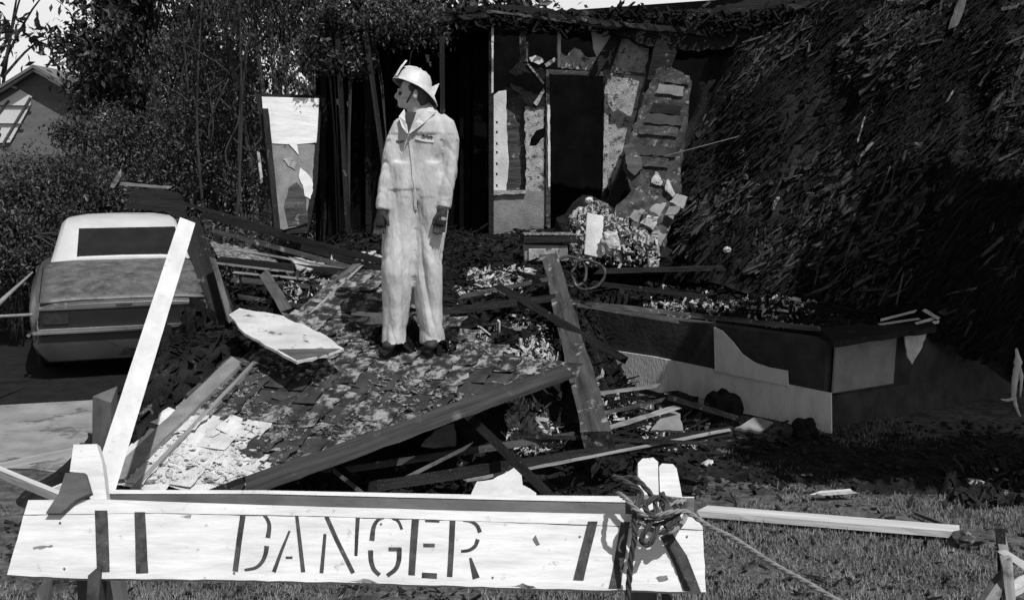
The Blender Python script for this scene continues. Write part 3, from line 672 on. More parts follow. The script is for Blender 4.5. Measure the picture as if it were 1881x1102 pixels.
def rock(name, c, s, m, label, cat='rubble', seed=1, flat=1.0, ry=0):
    bm = bmesh.new(); bmesh.ops.create_icosphere(bm, subdivisions=3, radius=1)
    for v in bm.verts:
        d = v.co.normalized(); v.co = Vector((d.x*s[0], d.y*s[1], d.z*s[2]))*(1+.35*nz(d, 1.6, seed)+.20*nz(d, 4, seed)+.10*nz(d, 9, seed))
    me = bpy.data.meshes.new(name); bm.to_mesh(me); bm.free(); o = link(name, me, m, None, c); o.rotation_euler = (0, ry, seed)
    return tag(o, label, cat)
o = bx('white_slab', P(1091, 432, 10.9), (.16, .06, .42), 'plaster_light', rx=-.25, ry=.1, jit=.02); tag(o, 'upright white plaster slab standing in the rubble before the doorway', 'plaster slab')
rock('plaster_chunk', P(1120, 445, 10.8), (.10, .08, .11), 'ash_white', 'crumbly white chunk right of the upright white slab', seed=3)
rock('plaster_chunk', P(1082, 368, 11.5), (.04, .04, .035), 'plaster_light', 'small pale lump highest in the rubble before the doorway', seed=4)
rock('plaster_chunk', P(1070, 390, 11.4), (.10, .06, .05), 'ash_white', 'pale lump above the upright white slab', seed=5)
rock('plaster_chunk', P(1100, 382, 11.6), (.12, .07, .07), 'ash', 'grey lump right of the highest pale lump', seed=15)
rock('rubble_heap', P(1085, 440, 11.9), (.40, .3, .38), 'rubble', 'dark heap of rubble filling the doorway foot', seed=6)
rock('rubble_heap', P(1165, 470, 11.6), (.45, .3, .22), 'rubble', 'dark heap of rubble below the leaning block panel', seed=7)
pts = []
for _ in range(1500):
    px = R(1045, 1210); py = R(375, 490)
    if py < 375+abs(px-1090)*.5: continue
    pts.append(P(px, py, R(11.1, 11.5)))
tag(chips('door_rubble', pts, (.008, .045), ['ash_white', 'ash', 'char', 'plaster_grey'], wts=(.5, 1.4, 10, 1.2), flat=.6), 'crumbled plaster and char heaped at the doorway foot', 'rubble', kind='stuff')
for i, (x, y, Y, s, l) in enumerate([(1228, 492, 10.2, (.11, .05, .06), 'bright square white chunk right of the hoops'), (1192, 522, 9.9, (.07, .05, .04), 'small white chunk left below the bright square one'), (1062, 476, 10.3, (.06, .05, .03), 'diamond shaped white flake above the hoops'),
        (980, 498, 10.2, (.10, .05, .035), 'pale crumpled lump below the scorched cabinet'), (955, 517, 10.0, (.05, .04, .02), 'small pale flake left of the hoops'), (940, 528, 9.9, (.05, .04, .03), 'pale flake by the crossing rafter top'),
        (1285, 487, 10.3, (.08, .04, .03), 'white scrap at the foot of the slumped roof, nearer the doorway'), (1310, 491, 10.2, (.07, .04, .02), 'white scrap at the foot of the slumped roof, second from the doorway'), (1522, 524, 9.8, (.13, .06, .035), 'white crumpled scrap rightmost on the floor above the foundation'),
        (1350, 525, 9.9, (.05, .04, .05), 'upright white lump in front of the slumped roof'), (1465, 520, 9.9, (.09, .05, .03), 'dull pale scrap left of the rightmost crumpled one'), (1335, 462, 10.6, (.05, .03, .03), 'tiny pale scrap on the foot of the slumped roof'), (1540, 577, 9.2, (.07, .03, .012), 'flat pale splinter on the floor near the foundation corner')]):
    q = on(x, y+4, 7.0) or P(x, y, Y)
    rock('white_scrap', q+Vector((0, 0, s[2]*.5)), s, 'plaster_light' if i in (0, 1, 2, 8) else 'ash_white', l, 'scrap', seed=10+i, ry=R(-.2, .2))
def hoop(px, py, Y, r, rx, rz, label):
    c = P(px, py, Y); pts = []
    e = Euler((rx, 0, rz)).to_matrix()
    for i in range(28):
        a = 2*math.pi*i/28; k_ = 1+.14*nz((math.cos(a), math.sin(a), r*9), 1.2); pts.append(c+e @ Vector((math.cos(a)*r*k_, math.sin(a)*r*k_*.85, .05*nz((math.cos(a), math.sin(a), 4), 1.5))))
    tag(tube('metal_hoop', pts, math.copysign(.014, 1), 'char_light', closed=True), label, 'hoop', 'burned metal hoops in the debris')
hoop(1048, 500, 10.0, .17, 1.2, .4, 'left burned metal hoop among debris beside the leaning post')
hoop(1078, 505, 9.9, .16, 1.35, -.5, 'right burned metal hoop among debris beside the leaning post')
for pl_, l in [(((915, 520), (905, 508), (925, 503), (955, 508), (968, 520), (960, 530)), 'crumpled pale metal sheet behind the crossing rafter'), (((870, 522), (905, 515), (915, 530), (880, 538)), 'dull crumpled sheet right of the man at knee height')]:
    pp = plane3(P(pl_[0][0], pl_[0][1], 9.8), P(pl_[2][0], pl_[2][1], 10.2), P(pl_[-1][0], pl_[-1][1], 9.6))
    tag(slab('crumpled_sheet', list(pl_), pp, .02, 'ash', rag=3, step=6), l, 'metal sheet')

# ------------------------------------------------------------------ slumped black roof at right
q1 = P(1270, 480, 11.6); q2 = P(1660, 562, 9.9); q3 = P(1930, -40, 11.2)
SP = plane3(q1, q2, q3); sn = SP[1]
slump = thing('slumped_roof', 'huge slumped slope of charred shredded roofing filling the right side', 'roof', q1)
eu = (q2-q1); ev = q3-q1-(q3-q1).project(eu)
def slump_pt(s, t_):
    p = q1+eu*s+ev*t_
    d = .26*nz((s*3, t_*3, 0), 1)+.15*nz((s*9, t_*5, 3), 1)+.05*nz((s*26, t_*14, 6), 1)+.03*nz((s*60, t_*26, 9), 1)
    if s > 1.0: p = p+Vector((.25, .9, -.5))*(s-1.0)*1.2
    if t_ > .75: d -= (t_-.75)*.5
    return p+sn*d
V = []; NX, NY = 120, 110
for j in range(NY+1):
    for i in range(NX+1): V.append(slump_pt(-.45+2.15*i/NX, -.06+1.35*j/NY))
Fc = [(j*(NX+1)+i, j*(NX+1)+i+1, (j+1)*(NX+1)+i+1, (j+1)*(NX+1)+i) for j in range(NY) for i in range(NX)]
o = pyd('roof_slope', V, Fc, 'char_black', slump); o.data.flip_normals() if o.data.polygons[0].normal.dot(sn) < 0 else None
lt = []
while len(lt) < 5200:
    s, t_ = R(-.3, 1.5), R(-.04, 1.1)
    if nz((s*3.2, t_*3.2, 11), 1)+.5*nz((s*10, t_*8, 12), 1) < R(-.1, .45): continue
    lt.append(slump_pt(s, t_)+sn*R(.02, .10))
gd = (P(1700, 260, 10.4)-P(1560, 400, 10.3)).normalized()
fb = []
while len(fb) < 13000:
    s, t_ = R(-.3, 1.6), R(-.04, 1.2)
    if nz((s*2.6, t_*2.0, 15), 1)+.5*nz((s*8, t_*5, 16), 1) < R(-.4, .4): continue
    fb.append(slump_pt(s, t_)+sn*R(.02, .09))
o = chips('roof_fibres', fb, (.004, .012), ['char_black', 'fibre', 'fibre_light'], wts=(3, 5, 5), parent=slump, align=gd, asp=(12, 30)); o['kind'] = 'stuff'
pts = []
while len(pts) < 14000:
    s, t_ = R(-.25, 1.6), R(-.05, 1.2)
    p = slump_pt(s, t_); n_ = nz((s*2.2, t_*2.2, 7), 1)+.5*nz((s*7, t_*7, 2), 1)
    if R(-.7, .3) > n_+.2: continue
    pts.append(p+sn*R(.0, .07))
o = chips('shredded_roofing', pts, (.010, .04), ['char_black', 'fibre', 'fibre_light', 'ash'], wts=(48, 34, 10, 3), parent=slump, align=gd, asp=(2, 7)); o['kind'] = 'stuff'
o = chips('torn_roofing', lt, (.008, .05), ['fibre', 'fibre_light', 'ash', 'ash_white'], wts=(6, 7, 6, 2.2), parent=slump, align=gd, asp=(2, 7), wob=.6); o['kind'] = 'stuff'
for i, (a, b, wd, m) in enumerate([((1755, 70), (1785, -8), 14, 'char_light'), ((1340, 80), (1440, 20), 5, 'char_light'), ((1425, 42), (1530, 8), 12, 'char_light'), ((1660, 20), (1700, 5), 4, 'ash'), ((1690, 88), (1712, 66), 5, 'ash'), ((1584, 275), (1598, 232), 2.5, 'ash'), ((1745, 205), (1762, 182), 3, 'ash'), ((1626, 370), (1642, 330), 3, 'char_light'), ((1655, 575), (1668, 520), 3, 'char_light'), ((1590, 300), (1612, 280), 5, 'ash'), ((1690, 280), (1706, 284), 5, 'ash'), ((1430, 395), (1440, 378), 6, 'ash')]):
    pa_, pb_ = PL(a[0], a[1], *SP), PL(b[0], b[1], *SP)
    beam('batten', pa_+sn*.14, pb_+sn*.16, .03, wd*pa_.y/F, m, parent=slump, seg=7, jit=.3, face=True)
beam('wire', P(1220, 287, 11.3), P(1352, 252, 11.1), .008, .008, 'plaster_grey', parent=slump, seg=5)

# ------------------------------------------------------------------ white plank on lawn etc
def gb(name, x0, y0, x1, y1, wd, th, m, label, cat, z=.03, group=None, **k):
    return beam(name, G(x0, y0, z), G(x1, y1, z+.01), wd, th, m, label=label, cat=cat, group=group, **k)
gb('trim_board', 1285, 938, 1758, 976, .13, .04, 'white_paint_old', 'long white painted trim board lying on the lawn right of the sign', 'board', seg=14, jit=.03, z=.04)
gb('broken_slat', 1502, 906, 1562, 902, .045, .02, 'white_paint_old', 'small white stick lying alone on the dark ground right of the sign', 'stick', z=.05)
gb('stick', 1676, 940, 1752, 970, .02, .02, 'wood_grey', 'thin dark stick touching the far end of the white trim board', 'stick')
rock('burned_lump', G(1775, 990, .06), (.09, .07, .05), 'char_light', 'black burned lump at the right end of the white trim board', 'debris', seed=31)
rock('dark_lump', G(1325, 752, .1), (.19, .15, .17), 'rubble', 'rounded dark heap against the middle of the foundation wall', 'rubble', seed=32)  # rounded dark masses low against the foundation
rock('dark_lump', G(1480, 790, .06), (.13, .10, .10), 'rubble', 'small dark heap against the foundation near its corner', 'rubble', seed=33)
rock('dark_lump', G(1240, 745, .1), (.22, .16, .12), 'rubble', 'low dark heap at the charred end of the foundation', 'rubble', seed=35)
pts = []
for _ in range(5200):
    y = 5.3+R(0, 1)**1.2*3.6; x = R(-.5, .52)*y
    if x < -1.2 and y > 6.6: continue
    pts.append((x, y, R(.0, .015)))
tag(chips('lawn_litter', pts, (.004, .022), ['char', 'wood', 'ash', 'ash_white'], wts=(5, 4, 4, .8), flat=.25, asp=(1, 6)), 'ash specks, twigs and bits of litter scattered over the lawn', 'litter', kind='stuff')
pts = []
for _ in range(500):
    p = G(R(1745, 1890), R(850, 935)); pts.append((p.x+R(-.1, .1), p.y, R(0, .04)))
tag(chips('lawn_litter', pts, (.008, .05), ['char', 'wood', 'ash', 'ash_white'], wts=(3, 4, 5, 2), flat=.4, asp=(1, 6)), 'pale litter heaped on the bright grass near the right edge', 'litter', kind='stuff')
# low char drift on ground in front of foundation
def drift(x, y):
    c = Vector(((x-3.1)*.8, (y-8.0)*1.9)); return max(-.03, .05*(1-c.length/1.6)+.03*nz((x, y, 4), 2)+.02*nz((x, y, 6), 8) if c.length < 1.6 else -.03)
tag(grid('soil_drift', .9, 5.2, 6.4, 9.6, 70, 60, drift, 'rubble', smooth=False), 'dark sooty soil and cinders spread before the foundation corner', 'soil', kind='stuff')
pts = []
for _ in range(2500):
    x, y = R(1.0, 5.5), R(7.1, 9.2); pts.append((x, y, max(0, drift(x, y))+.01))
tag(chips('cinders', pts, (.008, .04), ['char', 'char_light', 'ash', 'ash_white'], wts=(8, 3, 1.0, .4), flat=.2), 'cinders and small scraps strewn over the lawn', 'debris', kind='stuff')
for i, (x, y, s, l, m) in enumerate([(1795, 888, .10, 'pale torn scrap on the bright grass at the right, flat', 'ash_white'), (1822, 862, .05, 'small bright lump on the bright grass at the right', 'ash_white'), (1850, 905, .05, 'tilted pale scrap near the right picture edge', 'ash'), (1725, 918, .03, 'tiny pale flake left of the bright grass', 'ash'), (1482, 872, .04, 'small dull flake above the lone white stick', 'ash'), (1300, 850, .07, 'crumbly pale scrap just right of the barricade post tops', 'ash_white')]):
    rock('ground_scrap', G(x, y, .03), (s, s*.5, s*.25), m, l, 'scrap', seed=40+i)
o = slab('white_chunk', [(866, 905), (876, 884), (905, 880), (948, 856), (958, 870), (960, 890), (985, 905), (985, 915), (866, 915)], plane3(P(866, 905, 5.9), P(950, 856, 6.2), P(985, 905, 5.9)), .12, 'plaster_light', rag=1.5, step=12)
tag(o, 'white broken plaster chunk rising just behind the right half of the sign', 'plaster slab')
for poly, l, m, Y in [([(775, 815), (800, 790), (835, 775), (838, 815), (800, 818)], 'triangular grey board scrap in the hollow below the long rafter', 'plaster_grey', 6.9), ([(960, 790), (985, 765), (1010, 750), (1020, 775), (1000, 800), (975, 805)], 'crumpled ash covered sheet left of the thick post foot', 'ash', 7.2), ([(1195, 790), (1225, 750), (1250, 760), (1255, 790)], 'folded grey scrap between the post foot and the foundation', 'plaster_grey', 7.5), ([(1350, 785), (1385, 766), (1420, 775), (1395, 793)], 'flat grey scrap below the pale foundation strip', 'plaster_grey', 7.9)]:
    pp = plane3(P(poly[0][0], poly[0][1], Y-.1), P(poly[1][0], poly[1][1], Y+.15), P(poly[-1][0], poly[-1][1], Y-.05))
    tag(slab('board_scrap', poly, pp, .02, m, rag=2, step=9), l, 'scrap')

# ------------------------------------------------------------------ barricade
bar = thing('barricade', 'white sawhorse barricade with DANGER stencilled in black across the foreground', 'barricade', P(650, 1000, 3.78))
BP = plane3(P(30, 1000, 3.74), P(1290, 1020, 3.70), P(650, 940, 3.79))
def bs(name, poly, m, off=0.0, th=.04, rag=0, step=12, parent=bar, label=None):
    o = slab(name, poly, (BP[0]+BP[1]*off, BP[1]), th, m, parent, rag=rag, step=step)
    if label: o['label'] = label
    return o
bs('sign_board', [(43, 946), (160, 945), (270, 943), (600, 949), (1000, 962), (1180, 968), (1291, 974), (1297, 1087), (980, 1080), (700, 1071), (400, 1064), (150, 1062), (13, 1055)], 'white_paint', rag=1.0, step=22)
bs('top_board', [(52, 918), (195, 917), (480, 927), (900, 939), (1160, 944), (1288, 950), (1291, 972.5), (1180, 966.5), (1000, 960.5), (600, 947.5), (270, 941.5), (160, 943.5), (44, 944.5)], 'white_paint', rag=.4, step=60, off=.002)
bs('rear_rail', [(190, 908), (480, 908), (900, 918.5), (1165, 924), (1270, 930), (1270, 1010), (190, 980)], 'grey_paint', off=-.13, th=.035, label='dark grey rear rail with a white upper edge')  # dark grey face below the white edge strip
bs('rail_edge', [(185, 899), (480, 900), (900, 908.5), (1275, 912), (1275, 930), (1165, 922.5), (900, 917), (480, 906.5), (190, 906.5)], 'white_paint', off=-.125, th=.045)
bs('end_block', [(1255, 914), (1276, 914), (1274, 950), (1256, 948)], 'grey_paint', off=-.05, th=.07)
def strip(pts, w0, w1=None):
    """polyline stroke -> outline polygon in pixels"""
    w1 = w1 or w0; L_, R_ = [], []; n = len(pts)
    for i, p in enumerate(pts):
        a = Vector(pts[max(0, i-1)]); b = Vector(pts[min(n-1, i+1)]); d = (b-a).normalized(); q = Vector((-d.y, d.x))
        wd = (w0+(w1-w0)*i/(n-1))/2; L_.append(tuple(Vector(p)+q*wd)); R_.append(tuple(Vector(p)-q*wd))
    return L_+R_[::-1]
# DANGER, stencil strokes traced on the board
Z = lambda x, y: (400+x/2.742, 700+y/2.742)
letters = {
 'D': [([(130, 652), (108, 800), (88, 957)], 9, 9), ([(185, 658), (215, 662), (240, 680), (258, 715), (258, 750), (252, 787)], 3.5, 8), ([(247, 828), (240, 870), (222, 910), (190, 938), (135, 950)], 8, 4.5)],
 'A': [([(362, 752), (322, 850), (282, 960)], 3.5, 6.5), ([(397, 672), (412, 800), (430, 960)], 5.5, 7), ([(342, 887), (376, 887)], 4, 4)],
 'N': [([(540, 768), (532, 860), (522, 965)], 5, 6.5), ([(547, 680), (600, 800), (682, 965)], 7, 7), ([(706, 672), (700, 780), (696, 878)], 7, 5)],
 'G': [([(838, 684), (805, 700), (785, 735), (776, 802)], 4, 8.5), ([(880, 688), (905, 700), (918, 720), (927, 745)], 4.5, 4.5), ([(770, 850), (772, 900), (786, 945), (815, 975)], 8.5, 6.5), ([(860, 845), (926, 845)], 6.5, 6.5), ([(914, 842), (912, 900), (895, 945), (853, 978)], 8.5, 6.5)],
 'E': [([(996, 688), (986, 820), (976, 976)], 12, 11), ([(1045, 698), (1117, 700)], 6.5, 7), ([(1035, 825), (1093, 826)], 6, 6), ([(1028, 975), (1104, 980)], 9, 9)],
 'R': [([(1183, 695), (1177, 830), (1168, 984)], 9.5, 9), ([(1237, 700), (1275, 705), (1305, 725), (1321, 760)], 4, 7), ([(1310, 795), (1295, 830), (1265, 850), (1225, 856)], 7, 4.5), ([(1272, 888), (1285, 935), (1302, 992)], 4, 12)]}
for L_, strokes in letters.items():
    lt = None
    for pts_, w0, w1 in strokes:
        sp_ = [Z(*p) for p in pts_]
        if len(sp_) > 3: sp_ = [tuple(q)[:2] for q in spline([Vector((a, b, 0)) for a, b in sp_], 4)]
        poly = strip(sp_, w0*1.12, w1*1.12)
        if lt is None: lt = bs('letter', poly, 'black_paint', off=.0015, th=.001, label='stencilled letter '+L_)
        else:
            o = bs('letter_stroke', poly, 'black_paint', off=.0015, th=.001)
            o.parent = lt; o.location = o.location-lt.location
for poly in ([(174, 937), (197, 937), (201, 1049), (178, 1049)], [(247, 940), (266, 940), (272, 1051), (250, 1052)], [(1080, 957), (1098, 957), (1072, 1065), (1053, 1064)], [(1141, 958), (1157, 958), (1140, 1080), (1118, 1080), (1125, 1050)], [(1213, 985), (1232, 975), (1262, 1020), (1288, 1087), (1255, 1084), (1240, 1040)]):  # painted bars, then a dark slanting band at the lower right
    bs('dark_bar', poly, 'black_paint', off=.004, th=.003, rag=.5, step=25)
for (x, y) in ((110, 960), (118, 1044), (258, 960), (700, 962), (1065, 985), (1262, 985), (1267, 1062), (430, 1052), (905, 1060)):
    bs('nail_head', [(x+2.2*math.cos(a), y+2.2*math.sin(a)) for a in (0, 1, 2, 3, 4, 5)], 'grey_paint', off=.003, th=.003)
for poly in ([(60, 1005), (95, 1000), (98, 1003), (62, 1009)], [(640, 1068), (668, 1062), (690, 1069), (700, 1072)], [(1205, 1060), (1225, 1056), (1228, 1064), (1210, 1068)], [(330, 948), (352, 945), (350, 951)], [(940, 1077), (960, 1070), (985, 1079)]):
    bs('chipped_spot', poly, 'wood', off=.001, th=.0008, rag=1.5, step=6)
bs('smudge', [(978, 990), (984, 982), (988, 992), (992, 1000), (985, 1002)], 'grey_paint', off=.001, th=.0008)
# left A-frame
def bpost(name, poly, m, off, th, label=None, rag=.4): return bs(name, poly, m, off=off, th=th, rag=rag, step=20, label=label)
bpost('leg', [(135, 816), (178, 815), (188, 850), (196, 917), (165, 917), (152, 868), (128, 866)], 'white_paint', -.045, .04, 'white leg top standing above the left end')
bpost('leg', [(120, 868), (155, 868), (166, 905), (138, 918), (112, 942), (84, 942), (108, 905)], 'grey_paint', .03, .03, 'dark slanting piece at the left end')  # dark grey slab slanting across the left board end
beam('leg', P(165, 1050, 3.95), P(190, 1500, 4.3), .09, .04, 'grey_paint', parent=bar, roll=0)
beam('leg', P(215, 1050, 3.98), P(290, 1500, 4.6), .035, .09, 'white_paint', parent=bar)
beam('leg', P(180, 1060, 3.72), P(150, 1500, 3.2), .04, .16, 'bark', parent=bar)['label'] = 'dark unpainted front leg below the sign'
beam('leg', P(82, 1086, 3.9), P(80, 1400, 4.0), .03, .065, 'white_paint', parent=bar)
# right A-frame
bpost('leg', [(1172, 850), (1180, 842), (1200, 840), (1209, 848), (1210, 950), (1174, 950)], 'white_paint', -.02, .05, 'round shouldered white post top, left one of the right pair')
bpost('leg', [(1211, 856), (1216, 851), (1236, 852), (1243, 860), (1251, 900), (1258, 950), (1214, 950)], 'white_paint', -.035, .05, 'white post top, right one of the right pair')
beam('leg', P(1180, 1070, 3.9), P(1185, 1500, 4.2), .09, .09, 'grey_paint', parent=bar)
beam('leg', P(1225, 1095, 3.8), P(1230, 1500, 3.3), .04, .08, 'bark', parent=bar)
# ropes
rp = thing('rope', 'rough rope knotted round the right barricade posts and trailing off to the lower right', 'rope', P(1190, 930, 3.66))
def pr(l): return [P(*a) for a in l]
rope('strand', pr([(1135, 905, 3.72), (1152, 918, 3.62), (1172, 938, 3.6), (1195, 950, 3.6), (1215, 944, 3.6), (1235, 940, 3.6), (1262, 940, 3.62), (1300, 965, 3.55), (1350, 990, 3.45), (1420, 1035, 3.3), (1500, 1080, 3.15), (1600, 1140, 3.0)]), .0085, 'rope', rp)
for i, (cy, rx_, sx, dx) in enumerate([(944, .10, .085, 0), (933, .10, .08, 3), (925, .09, .085, -2), (953, .08, .07, 2)]):
    c = P(1212+dx, cy, 3.73); pts_ = []
    for k in range(17):
        a = 2*math.pi*k/16; pts_.append(c+Vector((math.cos(a)*sx*1.05, math.sin(a)*rx_, .02*math.sin(a+i)+.012*math.cos(2*a+i))))
    rope('coil', pts_, .0085, ['rope', 'rope_dark', 'rope', 'rope_dark'][i], rp, k=4)
rope('strand', pr([(1127, 875, 3.75), (1150, 885, 3.70), (1178, 905, 3.66), (1170, 925, 3.63), (1165, 950, 3.62), (1166, 985, 3.60), (1160, 1020, 3.6), (1156, 1060, 3.6), (1152, 1120, 3.6)]), .010, 'rope_dark', rp)
rope('strand', pr([(1130, 880, 3.78), (1160, 877, 3.74), (1175, 885, 3.7), (1198, 912, 3.66), (1205, 940, 3.62), (1190, 968, 3.6), (1178, 990, 3.6), (1190, 1000, 3.6), (1202, 985, 3.6), (1210, 960, 3.62)]), .009, 'rope_dark', rp)
rope('strand', pr([(1215, 905, 3.66), (1225, 930, 3.62), (1212, 950, 3.6), (1195, 945, 3.6), (1185, 930, 3.62), (1200, 915, 3.64), (1225, 915, 3.66), (1245, 935, 3.64), (1240, 955, 3.62), (1222, 968, 3.6)]), .010, 'rope_dark', rp)
# long leaning white plank
lp_ = beam('leaning_plank', P(187, 905, 4.02), P(343, 410, 6.2), .04, .088, 'white_paint', face=True, label='long white plank leaning up from the left end of the barricade', cat='plank', seg=12, jit=.015, endrag=.01)
# dark stake behind
beam('dark_stake', P(193, 728, 5.2), P(190, 1100, 5.2), .09, .085, 'grey_paint', label='dark upright stake behind the left barricade leg', cat='stake', jit=.03)
# white frame lying at left
fr = thing('window_frame', 'empty white window frame leaning low at the left edge behind the sign', 'window frame', P(60, 870, 4.6))
beam('rail', P(-60, 868, 5.0), P(148, 826, 4.7), .03, .028, 'white_paint_old', parent=fr, jit=.03)
beam('rail', P(-40, 850, 4.7), P(108, 912, 4.2), .03, .035, 'white_paint_old', parent=fr, jit=.03)
beam('muntin', P(-40, 862, 4.75), P(100, 914, 4.3), .02, .012, 'white_paint_old', parent=fr, jit=.03)
beam('stile', P(85, 905, 4.35), P(150, 878, 4.5), .02, .02, 'white_paint_old', parent=fr, jit=.03)
# guy ropes left of car
tag(tube('guy_rope', pr([(-60, 620, 9.2), (0, 555, 9.5), (60, 500, 9.9)]), [.03, .022, .008], 'rope'), 'taut pale strap slanting from the car to the left picture edge', 'strap')
tag(tube('ground_rope', pr([(-60, 580, 10.4), (0, 581, 10.4), (60, 578, 10.5)]), .016, 'rope'), 'pale cord stretched level left of the car bumper', 'cord')
# bottom right stakes
st = thing('stake_bundle', 'bundle of pale broken stakes poking up in the bottom right corner', 'stakes', P(1850, 1090, 3.6))
for a, b, wd, m in [((1838, 983, 3.7), (1852, 1060, 3.5), 13, 'wood'), ((1850, 1050, 3.5), (1862, 1200, 3.3), 24, 'wood'), ((1845, 1090, 3.5), (1900, 1060, 3.6), 20, 'white_paint_old'), ((1790, 1125, 3.4), (1842, 1055, 3.55), 9, 'wood_grey'), ((1800, 1130, 3.35), (1846, 1068, 3.5), 7, 'wood'), ((1855, 1020, 3.6), (1900, 1050, 3.6), 12, 'white_paint_old'), ((1838, 990, 3.66), (1846, 1110, 3.5), 8, 'char')]:
    beam('stake', P(*a), P(*b), .03, wd*3.6/F, m, parent=st, seg=5, jit=.12)
# small bits on the path left
for x, y, s, l in [(300, 755, .09, 'dark scrap on the pale path right of the plank'), (262, 778, .03, 'small dark clod on the pale path below the dark scrap'), (245, 802, .03, 'small dark clod nearest the plank on the pale path'), (312, 762, .05, 'flat dark flake by the fascia board on the path')]:
    rock('path_scrap', G(x, y, .03), (s, s*.6, s*.3), 'char', l, 'scrap', seed=int(x))

# ------------------------------------------------------------------ lofts and remeshing for rounded bodies
def loft_data(rings, seg=16):
    """rings: (center, rx, ry, axis) ellipses; returns closed tube"""
    V, Fc = [], []; n = len(rings)
    for i, rg in enumerate(rings):
        c = Vector(rg[0]); a = Vector(rings[max(0, i-1)][0]); b = Vector(rings[min(n-1, i+1)][0])
        t = (b-a).normalized(); ux = Vector(rg[3]) if len(rg) > 3 else Vector((1, 0, 0))
        ux = (ux-t*ux.dot(t)).normalized(); uy = t.cross(ux)
        for j in range(seg):
            g = 2*math.pi*j/seg; V.append(c+ux*math.cos(g)*rg[1]+uy*math.sin(g)*rg[2])
    for i in range(n-1):
        for j in range(seg): Fc.append((i*seg+j, i*seg+(j+1) % seg, (i+1)*seg+(j+1) % seg, (i+1)*seg+j))
    Fc.append(tuple(reversed(range(seg)))); Fc.append(tuple((n-1)*seg+j for j in range(seg)))
    return V, Fc
def blob_data(c, r, e=None, seg=14):
    bm = bmesh.new(); bmesh.ops.create_uvsphere(bm, u_segments=seg, v_segments=seg//2+2, radius=1)
    rot = (e or Euler((0, 0, 0))).to_matrix()
    V = [Vector(c)+rot @ Vector((v.co.x*r[0], v.co.y*r[1], v.co.z*r[2])) for v in bm.verts]; Fc = [tuple(v.index for v in f.verts) for f in bm.faces]; bm.free(); return V, Fc
def fuse(name, parts, m, parent, voxel=.012, smooth=3, disp=None, keep=None):
    V, Fc = [], []
    for v, f in parts:
        b = len(V); V += v; Fc += [tuple(i+b for i in q) for q in f]
    me = bpy.data.meshes.new('tmp'); me.from_pydata([tuple(v) for v in V], [], Fc); me.update()
    bm = bmesh.new(); bm.from_mesh(me); bmesh.ops.recalc_face_normals(bm, faces=bm.faces); bm.to_mesh(me); bm.free()
    o = bpy.data.objects.new('tmp', me); C.objects.link(o)
    r = o.modifiers.new('r', 'REMESH'); r.mode = 'VOXEL'; r.voxel_size = voxel
    if smooth: s = o.modifiers.new('s', 'SMOOTH'); s.iterations = smooth; s.factor = .5
    dg = bpy.context.evaluated_depsgraph_get(); me2 = bpy.data.meshes.new_from_object(o.evaluated_get(dg))
    bpy.data.objects.remove(o); me2.name = name
    if disp:
        ns = [v.normal.copy() for v in me2.vertices]
        for v, n_ in zip(me2.vertices, ns): v.co = v.co+n_*disp(v.co)
    me2.polygons.foreach_set('use_smooth', [True]*len(me2.polygons)); me2.update()
    return link(name, me2, m, parent)

pts = []
for _ in range(900):
    x = R(-3.15, -2.3); y = R(7.9, 10.8); h = max(0, mound(x, y)); pts.append((x, y, h+R(0, .10)))
tag(chips('car_side_debris', pts, (.01, .08), ['char_black', 'char', 'char_light', 'ash'], wts=(6, 6, 3, .6), flat=.6, asp=(1, 7)), 'black debris crowding the right flank of the parked car', 'debris', kind='stuff')
# ------------------------------------------------------------------ the man
MY = 7.4; MS = F/MY*math.hypot(1, .0)
foot = P(765, 632, MY)
def mp(px, py, y=0.0): return Vector(((px-765)/272.6, y, (632-py)/272.6*1.012))
man = thing('person', 'man in white coveralls and white fire helmet standing on the wreckage looking left', 'person', foot)
pants = []
# left-in-image leg (his right) and right-in-image leg
pants.append(loft_data([(mp(748, 300, 0), .13, .12), (mp(746, 345, 0), .14, .13), (mp(742, 390, 0), .135, .135), (mp(738, 440, -.01), .118, .125), (mp(733, 500, -.04), .110, .115), (mp(728, 560, -.02), .092, .11), (mp(724, 600, -.02), .086, .115), (mp(723, 629, -.02), .096, .135)], 20))
pants.append(loft_data([(mp(790, 300, 0), .12, .12), (mp(791, 345, 0), .125, .13), (mp(793, 390, 0), .12, .13), (mp(790, 440, 0), .112, .12), (mp(788, 500, .0), .108, .112), (mp(790, 560, .02), .094, .11), (mp(796, 600, .02), .078, .11), (mp(797, 628, .02), .088, .130)], 20))
pants.append(loft_data([(mp(766, 340, .03), .10, .10), (mp(765, 400, .04), .08, .085), (mp(763, 450, .05), .06, .06), (mp(761, 510, .055), .04, .045), (mp(760, 560, .06), .01, .02)], 14))
torso = loft_data([(mp(770, 370, 0), .165, .115), (mp(771, 340, 0), .178, .13), (mp(772, 310, 0), .165, .125), (mp(776, 285, 0), .160, .12), (mp(780, 262, 0), .175, .125), (mp(783, 246, 0), .178, .125), (mp(782, 232, .0), .155, .115), (mp(780, 218, .01), .115, .09), (mp(777, 205, .015), .085, .07), (mp(775, 200, .015), .07, .062)], 24)
rarm = loft_data([(mp(756, 224, 0), .045, .055), (mp(744, 236, -.01), .060, .066), (mp(734, 262, -.02), .066, .07), (mp(724, 295, -.03), .060, .065), (mp(717, 325, -.05), .056, .06), (mp(712, 355, -.08), .052, .055), (mp(709, 384, -.10), .046, .05)], 16)
larm = loft_data([(mp(810, 221, 0), .048, .058), (mp(822, 234, -.0), .064, .07), (mp(830, 262, -.01), .068, .075), (mp(831, 295, -.02), .062, .07), (mp(827, 325, -.04), .060, .065), (mp(823, 355, -.07), .058, .06), (mp(819, 382, -.10), .052, .054)], 16)
